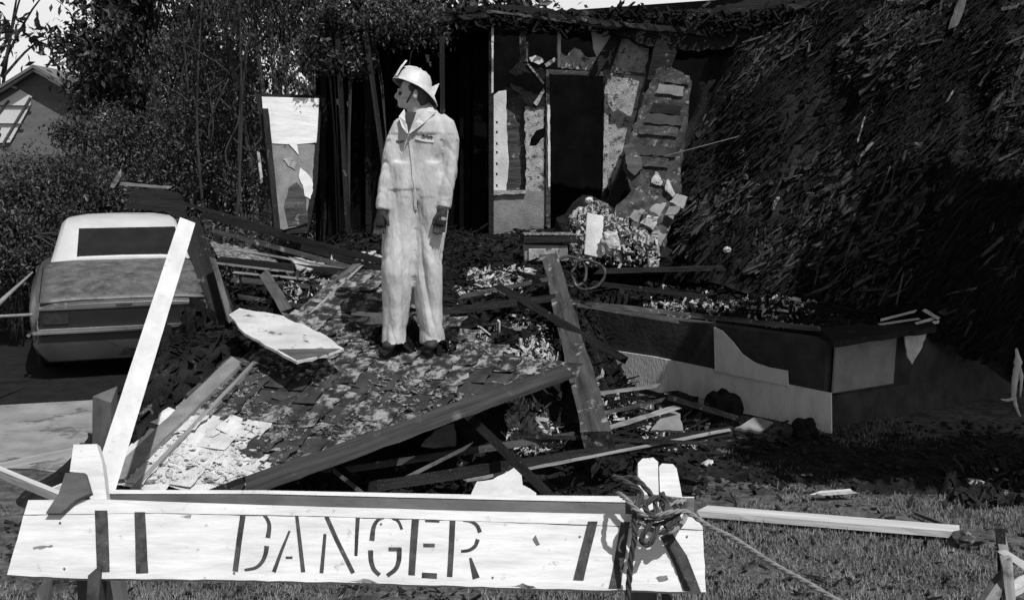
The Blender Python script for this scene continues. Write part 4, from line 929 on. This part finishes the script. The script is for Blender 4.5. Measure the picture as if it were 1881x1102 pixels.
pocketbulge = blob_data(mp(826, 398, .03), (.05, .05, .12))
def ridge(v, o): return max(0, 1-abs(nz(v, 1, o))*4.5)
def folds(p):
    x, y, z = p
    d = .010*nz((x*7+z*1.2, y*7, z*1.4), 1, 1)
    d -= .020*ridge((x*5+z*.8, y*5, z*.9), 2)*(1 if z < 1.05 else .5)*(0 if z > 1.42 else 1)
    d += .012*nz((x*12, y*12, z*1.2), 1, 21)*(z < 1.0)        # long creases
    k = math.exp(-((z-.55)/.10)**2)+math.exp(-((z-.10)/.08)**2)+.25*math.exp(-((z-.98)/.07)**2)
    d += .012*nz((x*6+3, y*6, z*5+x*7), 1, 5)*(.35+.5*k)
    d -= .009*ridge((x*4, y*4, z*8+abs(x)*10), 7)*k*min(1, abs(x)/.12)
    if abs(x) > .15 and .9 < z < 1.38: d -= .007*ridge((x*3, y*3, z*7+y*10+x*6), 6)
    return d
cov = fuse('coveralls', pants+[torso, rarm, larm], 'cloth', man, .0085, 4, folds)
# placket, zip highlight and pocket ribbons
def chest(px, py, off=.0):
    """point on the front of the coverall under a pixel"""
    x = mp(px, py).x; z = mp(px, py).z; best = 0
    for v in cov.data.vertices:
        c = v.co
        if abs(c.x-x) < .014 and abs(c.z-z) < .014: best = min(best, c.y)
    return Vector((x, best-off, z))
def ribbon(name, pts, wd, th, m, parent=man, sm=False):
    p3 = [chest(*p, off=th) for p in pts]; V, Fc = [], []
    for i, p in enumerate(p3):
        t = (p3[min(i+1, len(p3)-1)]-p3[max(0, i-1)]).normalized(); q = t.cross(Vector((0, 1, 0))).normalized()*wd/2
        V += [p-q, p+q, p+q+Vector((0, th+.01, 0)), p-q+Vector((0, th+.01, 0))]
    for i in range(len(p3)-1):
        for j in range(4): Fc.append((i*4+j, i*4+(j+1) % 4, i*4+4+(j+1) % 4, i*4+4+j))
    Fc += [(0, 1, 2, 3), tuple((len(p3)-1)*4+j for j in (3, 2, 1, 0))]
    off = parent.location
    me = bpy.data.meshes.new(name); me.from_pydata([tuple(v) for v in V], [], Fc); o = link(name, me, m, parent); return orient(o)
ribbon('placket', [(760, 252), (762, 275), (765, 300), (767, 330), (768, 360), (768, 385)], .022, .004, 'cloth')
ribbon('zip_highlight', [(766, 322), (768, 340), (768, 360), (767, 378)], .006, .007, 'cloth_seam')  # pale ribbon draws the highlight along the zip crease
ribbon('name_tape', [(770, 258), (780, 261), (790, 263), (803, 264)], .012, .006, 'cloth_seam')
ribbon('pocket_stitching', [(782, 254), (785, 252), (788, 255), (791, 253), (795, 256), (798, 254), (801, 257)], .006, .008, 'cloth_dark')
ribbon('pocket_edge', [(735, 262), (742, 265), (748, 262)], .008, .005, 'cloth_dark')
# collar
def pol3(name, pts, th, m, parent=man):
    n = (Vector(pts[1])-Vector(pts[0])).cross(Vector(pts[2])-Vector(pts[0])).normalized(); k = len(pts)
    V = [Vector(p) for p in pts]+[Vector(p)+n*th for p in pts]
    me = bpy.data.meshes.new(name); me.from_pydata([tuple(v) for v in V], [], [tuple(range(k)), tuple(reversed(range(k, 2*k)))]+[(i, k+i, k+(i+1) % k, (i+1) % k) for i in range(k)])
    o = link(name, me, m, parent); return orient(o)
pol3('shirt_opening', [mp(753, 212, -.105), mp(772, 212, -.10), mp(764, 232, -.133), mp(757, 250, -.138), mp(753, 230, -.128)], .006, 'cloth_dark')
pol3('collar', [mp(798, 200, -.04), mp(806, 212, -.085), mp(786, 232, -.132), mp(758, 252, -.150), mp(768, 228, -.138), mp(784, 210, -.10)], .008, 'cloth')
pol3('collar', [mp(748, 208, -.06), mp(752, 228, -.125), mp(756, 250, -.146), mp(746, 238, -.128), mp(740, 220, -.09)], .008, 'cloth')
# body: head, neck, trunk, hands, one mesh
hx, hz = mp(765, 0).x, mp(0, 178).z
def hd(dx, dy, dz): return Vector((hx+dx, -.03+dy, hz+dz))
bodyp = [blob_data(hd(.012, 0, .01), (.098, .077, .108)), blob_data(hd(-.035, 0, -.045), (.062, .058, .065)),      # skull, jaw
         blob_data(hd(-.078, -.004, -.078), (.026, .026, .022)), blob_data(hd(-.105, -.004, -.018), (.018, .014, .026), Euler((0, .5, 0))),  # chin, nose
         blob_data(hd(-.084, -.004, .018), (.022, .045, .014)), blob_data(hd(-.093, -.004, -.048), (.013, .022, .008)), blob_data(hd(-.092, -.004, -.060), (.012, .020, .007)),  # brow, lips
         blob_data(hd(.018, -.080, -.015), (.018, .010, .032)), blob_data(hd(-.05, -.05, -.022), (.028, .02, .022)),    # ear, cheek
         loft_data([(hd(.012, .0, -.02), .062, .058), (hd(.010, .01, -.08), .058, .056), (hd(.018, .03, -.14), .062, .058), (mp(777, 222, .02), .10, .08)], 16),
         loft_data([(mp(778, 225, .02), .13, .08), (mp(779, 260, .0), .14, .09), (mp(774, 310, 0), .13, .09), (mp(770, 360, 0), .13, .09)], 18)]
for px_, pts_ in (((0), [(745, 370), (738, 440), (730, 520), (724, 615)]), ((1), [(790, 370), (795, 440), (797, 520), (798, 612)])):
    bodyp.append(loft_data([(mp(a, b, 0), r, r) for (a, b), r in zip(pts_, (.08, .065, .05, .04))], 12))
bodyp.append(loft_data([(mp(745, 228, 0), .045, .045), (mp(731, 262, -.02), .042, .042), (mp(717, 325, -.05), .036, .036), (mp(708, 390, -.105), .026, .028)], 12))
bodyp.append(loft_data([(mp(822, 228, 0), .045, .045), (mp(832, 262, -.01), .042, .042), (mp(827, 325, -.04), .036, .036), (mp(817, 390, -.105), .026, .028)], 12))
fuse('body', bodyp, 'skin', man, .0065, 2)
# eye sockets / eyes
for s in (-1, 1):
    v, f = blob_data(hd(-.082, -.004+s*.031, -.006), (.013, .013, .010)); me = bpy.data.meshes.new('eye'); me.from_pydata([tuple(a) for a in v], [], f); link('eye', me, 'cloth_dark', man)
hair = fuse('hair', [blob_data(hd(.045, 0, .0), (.072, .080, .085)), blob_data(hd(.055, 0, -.045), (.045, .062, .045)), blob_data(hd(.0, -.06, .03), (.03, .025, .035))], 'hair', man, .009, 2, lambda p: .004*nz(p, 60))
def glove(name, wx, wy, py, sgn):
    ps = [loft_data([(mp(wx, py, wy), .034, .030), (mp(wx-1, py+8, wy-.01), .036, .028), (mp(wx-3, py+20, wy-.015), .042, .024), (mp(wx-4, py+27, wy-.015), .038, .020)], 12)]
    for k, (dx, ln) in enumerate(((-.030, .062), (-.010, .070), (.010, .066), (.029, .052))):
        b = mp(wx-4, py+25, wy-.015)+Vector((dx, 0, 0)); tip = b+Vector((dx*.15-.006, -.012, -ln)); mid = b.lerp(tip, .55)+Vector((0, .006, 0))
        ps.append(loft_data([(b+Vector((0, 0, .02)), .0115, .0115), (mid, .011, .011), (tip+Vector((0, -.012, 0)), .009, .009)], 8))
    b = mp(wx-2, py+10, wy-.015); s = sgn
    ps.append(loft_data([(b+Vector((s*.018, -.01, .01)), .014, .014), (b+Vector((s*.045, -.022, -.030)), .013, .013), (b+Vector((s*.050, -.028, -.062)), .010, .010)], 8))
    return fuse(name, ps, 'glove', man, .005, 2)
glove('glove', 709, -.108, 386, 1); glove('glove', 817, -.108, 384, -1)
v, f = loft_data([(mp(816, 397, -.112), .040, .034), (mp(815, 402, -.114), .042, .033)], 14); me = bpy.data.meshes.new('glove_band'); me.from_pydata([tuple(a) for a in v], [], f); link('glove_band', me, 'glove_band', man)
# shoes
for (cx_, cy_) in ((722, 622), (798, 622)):
    c = mp(cx_, cy_+4, .03); fuse('shoe', [blob_data(c+Vector((-.01, -.05, -.005)), (.05, .11, .042)), blob_data(c+Vector((-.02, -.13, -.012)), (.048, .055, .034)), blob_data(c+Vector((0, .05, .03)), (.045, .05, .055))], 'glove', man, .008, 2)
# helmet
def helmet():
    hc = hd(.004, 0, .050); V, Fc = [], []; rot = Euler((math.radians(-9), math.radians(22), math.radians(12))).to_matrix(); seg = 40; prof = []
    def add(r, z, front=1.0, back=1.0, side=1.0):
        prof.append((r, z, front, back, side))
    add(.004, .112); add(.04, .108); add(.075, .090); add(.100, .055); add(.112, .015); add(.116, .0)
    add(.122, -.006, 1.0, 1.12, 1.0); add(.136, -.020, 1.0, 1.36, 1.04); add(.136, -.026, 1.0, 1.36, 1.04); add(.112, -.010)
    add(.106, .01); add(.09, .05)
    for r, z, fr_, bk_, sd_ in prof:
        for j in range(seg):
            a = 2*math.pi*j/seg; cx_, cy_ = math.cos(a), math.sin(a)
            k = bk_ if cx_ > 0 else fr_; k = 1+(k-1)*abs(cx_)**1.2
            zz = z - (.05*max(0, cx_)**2 if r > .125 else 0) + (.010*max(0, -cx_) if r > .125 else 0)
            ridge = .010*max(0, math.cos(4*a))**6 if .03 < r < .113 and z > 0.01 else 0
            V.append(rot @ Vector((cx_*r*k*(1.06), cy_*r*.86*(sd_), zz+ridge)))
    n = len(prof)
    for i in range(n-1):
        for j in range(seg): Fc.append((i*seg+j, i*seg+(j+1) % seg, (i+1)*seg+(j+1) % seg, (i+1)*seg+j))
    Fc.append(tuple(range(seg)))
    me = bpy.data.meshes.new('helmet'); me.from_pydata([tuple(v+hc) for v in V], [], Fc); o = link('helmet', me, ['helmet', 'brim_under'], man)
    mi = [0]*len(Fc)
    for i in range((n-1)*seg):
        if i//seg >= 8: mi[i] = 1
    me.polygons.foreach_set('material_index', mi); orient(o); me.polygons.foreach_set('use_smooth', [True]*len(Fc))
    # front shield and crest
    def add_(p): return tuple(hc+rot @ Vector(p))
    s = pol3('front_shield', [add_((-.126, -.05, .0)), add_((-.126, .05, .0)), add_((-.118, .055, .06)), (add_((-.095, .0, .135))), add_((-.118, -.055, .06))], -.012, 'helmet')
    s.parent = o
    e = pol3('shield_emblem', [add_((-.1325, -.016, .018)), add_((-.1325, .016, .018)), add_((-.1295, .016, .05)), add_((-.1295, -.016, .05))], -.003, 'cloth_dark'); e.parent = o
    cr = pol3('crest', [add_((-.105, 0, .09)), add_((-.07, 0, .112)), add_((-.02, 0, .124)), add_((.04, 0, .112)), add_((.085, 0, .075)), add_((.11, 0, .03)), add_((.10, 0, .03)), add_((0, 0, .09))], .012, 'helmet'); cr.parent = o
    pol3('rear_bracket', [add_((.10, -.02, .02)), add_((.152, -.02, .075)), add_((.150, -.02, -.02)), add_((.12, -.02, -.02))], .03, 'helmet').parent = o
    t_ = tube('chin_strap', [hc+Vector((.02, -.09, -.01)), hc+Vector((-.02, -.080, -.08)), hc+Vector((-.055, -.03, -.135))], .006, 'cloth_dark'); t_.location = t_.location; t_.parent = man
helmet()

pts = []
for _ in range(420):
    px = R(690, 835); p = PL(px, R(612, 642)+(px-760)*.03, RP[0], RP[1]); pts.append(p+Vector((R(-.03, .03), R(-.12, .06), R(0, .05))))
tag(chips('foot_rubble', pts, (.012, .06), ['char_black', 'char', 'char_light', 'shingle'], wts=(6, 6, 2, 2), flat=.5), 'charred scraps heaped round the shoes of the standing man', 'debris', kind='stuff')
# ------------------------------------------------------------------ the car
CB = Vector((-3.99, 11.2, 0)); ang = math.atan(3.99/11.2)
car = thing('parked_car', 'dusty two door car with a white roof parked behind the long leaning plank', 'car', CB)
CR = Matrix.Rotation(ang, 4, 'Z')
def cl(v): return CB + CR.to_3x3() @ Vector(v)
def cmesh(name, V, Fc, m, parent=car, smooth=True, mi=None):
    me = bpy.data.meshes.new(name); me.from_pydata([tuple(CR.to_3x3() @ Vector(v)) for v in V], [], Fc)
    if mi: me.polygons.foreach_set('material_index', mi)
    o = link(name, me, m, parent)
    orient(o)
    if smooth: me.polygons.foreach_set('use_smooth', [True]*len(me.polygons))
    return o
def carloft(name, stations, m, caps=True, sm=True, parent=car):
    V, Fc = [], []; k = len(stations[0][1])
    for y, prof in stations:
        full = [(x, z) for x, z in prof]+[(-x, z) for x, z in reversed(prof) if x > 1e-6]
        for x, z in full: V.append((x, y, z))
        kk = len(full)
    for i in range(len(stations)-1):
        for j in range(kk): Fc.append((i*kk+j, i*kk+(j+1) % kk, (i+1)*kk+(j+1) % kk, (i+1)*kk+j))
    if caps: Fc.append(tuple(range(kk))); Fc.append(tuple(reversed([(len(stations)-1)*kk+j for j in range(kk)])))
    o = cmesh(name, V, Fc, m, parent, sm)
    md = o.modifiers.new('b', 'BEVEL'); md.width = .02; md.segments = 2; md.limit_method = 'ANGLE'; md.angle_limit = .6
    return o
def prof(hw, zt, zb, drop=.05, waist=.97):
    return [(0, zt+.012), (hw*.45, zt+.008), (hw*.78, zt-.005), (hw*.93, zt-drop), (hw*1.0, zt-drop-.12), (hw*1.0, (zt+zb)/2), (hw*waist, zb+.1), (hw*.86, zb), (0, zb)]
carloft('body', [(0, prof(.84, .77, .50)), (.10, prof(.90, .82, .22)), (.35, prof(.925, .90, .2)), (.8, prof(.93, 1.02, .2)), (1.15, prof(.93, 1.10, .2)), (1.7, prof(.93, 1.12, .2)), (3.2, prof(.92, 1.08, .2)), (4.3, prof(.9, 1.0, .22)), (4.75, prof(.84, .85, .3))], 'car_body')
# deck lid plate, dusty, slightly proud
V, Fc = [], []
for i in range(13):
    y = .04+1.08*i/12; z = .775+(1.10-.775)*min(1, ((y)/1.1))**.9+.016
    for j in range(15):
        x = -.80+1.6*j/14; V.append((x, y, z+.012-.02*(x/.8)**4+.004*nz((x, y, 0), 4)+(.01 if abs(abs(x)-.02) < .0 else 0)))
Fc = [(i*15+j, i*15+j+1, (i+1)*15+j+1, (i+1)*15+j) for i in range(12) for j in range(14)]
o = cmesh('trunk_lid', V, Fc, 'car_dusty')
so_ = o.modifiers.new('s', 'SOLIDIFY'); so_.thickness = .02
# greenhouse
def gp(hwb, zb, hwt, zt): return [(0, zt), (hwt*.6, zt-.008), (hwt*.92, zt-.04), (hwt, zt-.09), (hwb, zb), (0, zb)]
carloft('roof', [(1.12, gp(.76, 1.06, .72, 1.16)), (1.45, gp(.77, 1.06, .69, 1.36)), (1.72, gp(.77, 1.06, .66, 1.51)), (2.1, gp(.77, 1.06, .65, 1.575)), (2.7, gp(.77, 1.06, .64, 1.57)), (3.0, gp(.76, 1.06, .62, 1.50)), (3.6, gp(.74, 1.06, .68, 1.12))], 'car_roof')
# rear window on the sloping back
def sl_(x, y, off): 
    z = 1.16+(y-1.12)*(1.51-1.16)/(.60)
    return (x, y-off*.5, z+off*.86)
rw = [sl_(-.47, 1.14, .012), sl_(.66, 1.14, .012), sl_(.60, 1.60, .012), sl_(-.45, 1.60, .012)]
cmesh('rear_window', rw+[sl_(a, b, -.02) for a, b in ((-.47, 1.14), (.66, 1.14), (.60, 1.60), (-.45, 1.60))], [(0, 1, 2, 3), (7, 6, 5, 4), (0, 4, 5, 1), (1, 5, 6, 2), (2, 6, 7, 3), (3, 7, 4, 0)], 'black_glass', smooth=False)
def cbx(name, c, s, m, parent=car, bev=.006):
    bm = bmesh.new(); bmesh.ops.create_cube(bm, size=1)
    for v in bm.verts: v.co = Vector((v.co.x*s[0], v.co.y*s[1], v.co.z*s[2]))
    if bev: bmesh.ops.bevel(bm, geom=list(bm.edges), offset=bev, segments=2, affect='EDGES')
    me = bpy.data.meshes.new(name); bm.to_mesh(me); bm.free()
    o = link(name, me, m, parent, CR.to_3x3() @ Vector(c)); o.rotation_euler[2] = ang; return o
cbx('tail_panel', (.0, -.005, .63), (1.62, .05, .19), 'tail_black')
for z in (.735, .535): cbx('chrome_trim', (0, -.035, z), (1.66, .02, .012), 'chrome')
for x in (-.83, .83): cbx('chrome_trim', (x, -.03, .635), (.012, .02, .2), 'chrome')
for x in (-.66, .66):
    l_ = cbx('tail_light', (x, -.035, .64), (.24, .03, .11), 'lamp'); l_['label'] = 'dark oblong tail light'
cbx('bumper', (0, -.07, .515), (1.76, .12, .035), 'chrome', bev=.012)
for x in (-.93, .93): cbx('bumper_end', (x*.985, .05, .485), (.04, .2, .035), 'chrome', bev=.012)
carloft('valance', [(-.06, prof(.86, .50, .20, .02)), (.2, prof(.90, .51, .18, .02))], 'car_lower')
cbx('number_plate', (.62, -.075, .35), (.26, .012, .13), 'car_lower')
cbx('lid_handle', (0, .0, .765), (.16, .03, .02), 'chrome')
for x in (-.81, .81): cbx('panel_gap', (x, .55, .955), (.008, .9, .012), 'tail_black').rotation_euler = (math.radians(17), 0, ang)
for x in (.55,): tube_o = cbx('exhaust_pipe', (x, -.02, .17), (.07, .25, .05), 'plaster_grey', bev=.02)
for x in (-.935, .935): cbx('door', (x*.996, 2.3, .68), (.02, 1.1, .62), 'car_body')
for x in (-.98, .98): cbx('mirror', (x, 2.9, 1.12), (.12, .08, .10), 'chrome', bev=.03)
for x in (-.80, .80):
    for y in (.95, 3.75):
        pts_ = []
        V, Fc = [], []
        pr_ = [(.14, -.09), (.30, -.10), (.33, -.06), (.335, 0), (.33, .06), (.30, .10), (.14, .09)]
        for k in range(28):
            a = 2*math.pi*k/28
            for r, d in pr_: V.append((x+d, y+math.cos(a)*r, .335+math.sin(a)*r))
        kk = len(pr_); Fc = [(k*kk+j, k*kk+j+1, ((k+1) % 28)*kk+j+1, ((k+1) % 28)*kk+j) for k in range(28) for j in range(kk-1)]
        t_ = cmesh('wheel', V, Fc, 'rubber')
        V = []; 
        for k in range(28):
            a = 2*math.pi*k/28
            for r, d in ((.145, .08), (.2, .095), (.16, .05), (.03, .07)): V.append((x+math.copysign(d, x), y+math.cos(a)*r, .335+math.sin(a)*r))
        Fc = [(k*4+j, k*4+j+1, ((k+1) % 28)*4+j+1, ((k+1) % 28)*4+j) for k in range(28) for j in range(3)]+[tuple(k*4+3 for k in range(28))]
        r_ = cmesh('rim', V, Fc, 'chrome', car); r_.parent = t_

# ------------------------------------------------------------------ neighbour house at far left
HY = 24.0
HPn = (Vector((0, HY, 0)), Vector((0, -1, 0)))
nh = thing('neighbour_house', 'gabled neighbouring house with a big sunlit window at the far left', 'house', P(0, 290, HY))
def nhp(name, poly, m, off=0, th=.1, **k): return slab(name, poly, (HPn[0]+HPn[1]*off, HPn[1]), th, m, nh, **k)
nhp('wall', [(-200, 260), (-200, 280), (-60, 205), (60, 130), (84, 142), (175, 200), (175, 345), (-200, 345)], 'far_wall', th=.3)
for (a, b, c_, d) in [((-160, 262), (60, 124), (60, 131), (-160, 270)), ((60, 124), (90, 140), (88, 146), (60, 131)), ((90, 141), (200, 205), (200, 211), (88, 147))]:
    nhp('fascia', [a, b, c_, d], 'white_paint', .25, .12)
nhp('roof', [(-160, 256), (60, 119), (200, 198), (200, 205), (60, 125), (-160, 263)], 'far_wall', .35, 5.0)
nhp('trim', [(8, 155), (30, 160), (30, 164), (8, 159)], 'plaster_light', .1, .05)
wn = nhp('window', [(-60, 215), (0, 188), (37, 165), (58, 178), (55, 195), (44, 215), (28, 245), (18, 262), (-60, 262)], 'far_glass', .06, .05, rag=.8, step=12)
for poly in ([(-60, 193), (58, 194), (57, 196), (-60, 195.5)], [(-60, 226), (44, 227), (43, 229), (-60, 228.5)], [(54, 178), (57, 180), (8, 262), (4, 262)], [(14, 184), (17, 186), (-20, 230), (-23, 228)]):
    o = nhp('muntin', poly, 'grey_paint', .10, .03); o.parent = wn; o.location = o.location-wn.location
o = slab('hedge_wall', [(-100, 283), (250, 286), (250, 345), (-100, 345)], (Vector((0, 21, 0)), Vector((0, -1, 0))), .3, 'grass_ground', rag=2)
o.name = 'garden_wall'; tag(o, 'low dark garden wall in front of the neighbouring gabled house', 'wall')

# ------------------------------------------------------------------ trees and shrubs
def leaves(name, centers, n, spread, size, mset, wts, parent, droop=0.0, asp=2.2):
    V, Fc, MI = [], [], []
    for _ in range(n):
        c, r = random.choice(centers)
        d = Vector((random.gauss(0, 1), random.gauss(0, 1), random.gauss(0, 1)))*r*spread
        p = c+d; s = R(*size); e = Euler((R(-1.4, 1.4), R(-1.4, 1.4), R(0, 6.3))).to_matrix()
        if droop: L_ = 1; e = Euler((R(-.5, .5), 1.2+R(-.4, .4), R(0, 6.3))).to_matrix()
        L = s*asp; b = len(V)
        V += [p+e @ Vector((-L/2, 0, 0)), p+e @ Vector((0, -s/2, s*.12)), p+e @ Vector((L/2, 0, 0)), p+e @ Vector((0, s/2, s*.12))]
        Fc.append((b, b+1, b+2, b+3)); MI.append(random.choices(range(len(wts)), wts)[0])
    o = pyd(name, V, Fc, mset, parent, mi=MI); o['kind'] = 'stuff'; return o
def tree(label, base, h, cr, cz, nl, nclump, lean=(0, 0), tr=.12, size=(.05, .11), mset=('leaf_dark', 'leaf', 'leaf_pale'), wts=(6, 4, .6), name='broadleaf_tree', group=None, stems=1, spread=.5, droop=0, sub=.35):
    t = thing(name, label, 'tree', base, group)
    b = Vector(base); cs = []
    for _ in range(nclump):
        a = R(0, 6.28); rr = math.sqrt(R(0.02, 1)); zz = R(-1, 1)
        k = math.sqrt(max(.05, 1-zz*zz*.8)); cs.append((b+Vector((lean[0]+math.cos(a)*cr[0]*rr*k, lean[1]+math.sin(a)*cr[1]*rr*k, cz+zz*cr[2])), cr[0]*sub*R(.6, 1.2)))
    for s_ in range(stems):
        o = Vector((R(-.3, .3), R(-.3, .3), 0))*(stems > 1)*1.3
        tip = b+Vector((lean[0]+o.x*1.8, lean[1]+o.y*1.8, h)); pts_ = spline([b+o+Vector((0, 0, -.1)), b.lerp(tip, .35)+o+Vector((R(-.12, .12), R(-.1, .1), 0)), b.lerp(tip, .7)+o*.9+Vector((R(-.15, .15), 0, 0)), tip], 5)
        rad = tr/(1 if stems == 1 else 1.6); n_ = len(pts_)
        tube('trunk', pts_, [rad*(1-.8*i/(n_-1)) for i in range(n_)], 'bark', t, 8)
    for i in range(min(len(cs), 9)):
        c = cs[i][0]; st_ = b+Vector((lean[0]*.5, lean[1]*.5, h*R(.35, .7)))
        tube('limb', spline([st_, st_.lerp(c, .5)+Vector((0, 0, .25)), c], 4), [tr*.35, tr*.3, tr*.27, tr*.24, tr*.2, tr*.16, tr*.12, tr*.08, tr*.05], 'bark', t, 5)
    leaves('crown', cs, nl, spread, size, list(mset), wts, t, droop)
    return t
def gnd(px, Y): return Vector(((px-940.5)/F*Y*1.0, Y, 0))
tree('pale leafed tree at the far left with bright sky showing through', gnd(20, 27), 7.5, (3.0, 2, 1.5), 6.4, 1900, 24, tr=.12, size=(.07, .16), wts=(4, 5, 3), sub=.22)
tree('tall dark tree just right of the neighbouring gable', gnd(262, 20), 6.5, (1.0, 1.3, 2.7), 4.3, 17000, 40, tr=.16, size=(.03, .09))
tree('tall dark tree behind the car roof', gnd(290, 18.5), 6.5, (1.2, 1.5, 3.0), 4.1, 17000, 44, tr=.15, size=(.03, .085))
tree('dense dark tree second left of the leaning door', gnd(345, 19.5), 7, (1.5, 1.4, 3.0), 4.6, 17000, 40, tr=.14, size=(.03, .085), wts=(6, 4, 1))
tree('slender many stemmed tree left of the leaning door', gnd(430, 17), 6.5, (1.2, 1.2, 2.2), 4.7, 22000, 36, tr=.10, stems=4, size=(.012, .035), wts=(5, 5, 2), droop=1)
tree('thin stemmed tree whose drooping leaves hang above the leaning door', gnd(530, 16), 6.3, (1.2, 1.2, 1.6), 4.6, 24000, 36, tr=.09, stems=3, size=(.012, .034), wts=(4, 5, 3), droop=1)
tree('small tree with sunlit leaves rising behind the burned house left corner', gnd(660, 19), 5.6, (1.6, 1.2, 1.6), 5.2, 6000, 30, tr=.12, size=(.05, .12), wts=(5, 4, 2))
tree('dark tree showing over the roof edge behind the man', gnd(810, 21), 6, (2.0, 1.5, 1.3), 5.6, 5000, 30, tr=.14, size=(.05, .13), wts=(6, 4, 1))
# bare thin stems
for i, (px0, px1, Y, l) in enumerate([(392, 372, 15.2, 'thin bare stem farthest left of the leaning door'), (418, 440, 15.0, 'forked thin bare stem midway between car roof and leaning door'), (452, 470, 15.4, 'thin bare stem nearest the left edge of the leaning door'), (350, 330, 15.8, 'dark bare stem rising behind the car roof right end'), (742, 738, 17.0, 'bare pole like stem above the man helmet')]):
    t = thing('sapling', l, 'sapling', gnd(px0, Y), 'thin bare stems in the undergrowth')
    a = P(px0, 440, Y); b_ = P(px1, -20, Y)
    tube('trunk', spline([Vector((a.x, Y, 0)), a.lerp(b_, .4)+Vector((R(-.18, .18), 0, 0)), b_], 6), [.03-.0018*k for k in range(13)], 'bark', t, 6)
    for k in range(5):
        q = a.lerp(b_, R(.2, .9)); tube('limb', spline([q, q+Vector((R(-.3, .3), 0, .3)), q+Vector((R(-.5, .5), R(-.2, .2), R(.6, .9)))], 3), .012, 'bark', t, 5)
# far tree line and hedges
cs = [(Vector((x, 34+R(-2, 2), R(.5, 2.0+(1.6 if x > -10 else 0)))), .8) for x in [R(-24, 10) for _ in range(260)]]
o = leaves('far_trees', cs, 26000, .7, (.12, .3), ['leaf_dark', 'leaf'], (6, 3), None); tag(o, 'continuous dark tree line far behind the wreck', 'trees', kind='stuff')
cs = [(Vector((R(-7.2, -2.0), R(14.3, 15.6), R(.2, 1.2))), .4) for _ in range(140)]
o = leaves('undergrowth', cs, 56000, .55, (.014, .04), ['leaf_dark', 'leaf', 'leaf_pale'], (6, 5, .8), None); tag(o, 'dense undergrowth behind the car and plank pile', 'undergrowth', kind='stuff')
def shrub(label, px, py, Y, rx_, rz_, n, wts=(4, 5, 2), size=(.012, .038), arcs=10):
    c = P(px, py, Y); base = Vector((c.x, Y, 0)); t = thing('shrub', label, 'shrub', base)
    cs = [(c+Vector((R(-rx_, rx_), R(-rx_, rx_)*.6, R(-rz_, rz_))), rx_*.3) for _ in range(22)]
    leaves('foliage', cs, n, .6, size, ['leaf_dark', 'leaf', 'leaf_pale'], wts, t)
    for k in range(arcs):
        a = R(0, 6.28); r = R(.5, 1.1)*rx_*1.3; e = c+Vector((math.cos(a)*r, math.sin(a)*r*.5, R(-.2, .4)*rz_))
        tube('stem', spline([base+Vector((R(-.1, .1), 0, 0)), c.lerp(base, .2)+Vector((math.cos(a)*r*.3, 0, rz_*.9)), e], 4), .010, 'bark', t, 4)
    return t
shrub('arching shrub with bright sprigs below the gabled house', 165, 235, 16.5, .5, .25, 2600, wts=(4, 4, 3))
shrub('low leafy shrub above and left of the car roof', 60, 350, 14.0, .9, .3, 11000)
shrub('sunlit leafy shrub directly behind the white car roof', 165, 372, 14.2, .45, .25, 6500, wts=(3, 4, 5))
shrub('dark shrub at the left edge beside the car fender', 20, 450, 13.0, .6, .3, 9000)
shrub('dim shrub between the car roof and the leaning door', 330, 270, 16, 1.0, .8, 15000, wts=(6, 5, .5))
shrub('straggly vine hanging over the left end of the burned roof edge', 625, 80, 12.5, .33, .32, 6500, wts=(6, 4, 1), size=(.014, .04), arcs=6)
shrub('dry leafy branch lying along the roof edge above the man', 720, 45, 12.6, .55, .10, 3500, wts=(5, 4, 1), size=(.012, .035), arcs=3)
# charred pieces behind the car
for a, b, wd, l in [((205, 345, 13.6), (222, 318, 13.6), 8, 'pale splintered spike standing behind the white car roof'), ((225, 338, 13.4), (310, 345, 13.2), 5, 'thin curved pale lath behind the white car roof')]:
    pbeam('splintered_board', a, b, wd, .03, 'wood', label=l, cat='board', jit=.2, seg=6)
tag(slab('bent_sheet', [(205, 340), (235, 345), (300, 348), (330, 355), (345, 400), (325, 400), (300, 388), (215, 386)], (Vector((0, 13.7, 0)), Vector((0, -1, .2)).normalized()), .03, 'char', rag=3), 'bent black metal sheet propped behind the right half of the car roof', 'metal sheet')
# the tree at the right, outside the picture, that shades the right side of the wreck
def shade_tree(label, x, y, z, rx_, ry_, rz_, n, base):
    tree(label, Vector(base), z, (rx_, ry_, rz_), z, n, 60, lean=(x-base[0], y-base[1]), tr=.2, size=(.12, .25), sub=.28)
shade_tree('leafy tree beyond the right picture edge shading the house corner', 4.9, 6.6, 5.0, 1.5, 1.9, 1.0, 9000, (6.6, 5.4, 0))
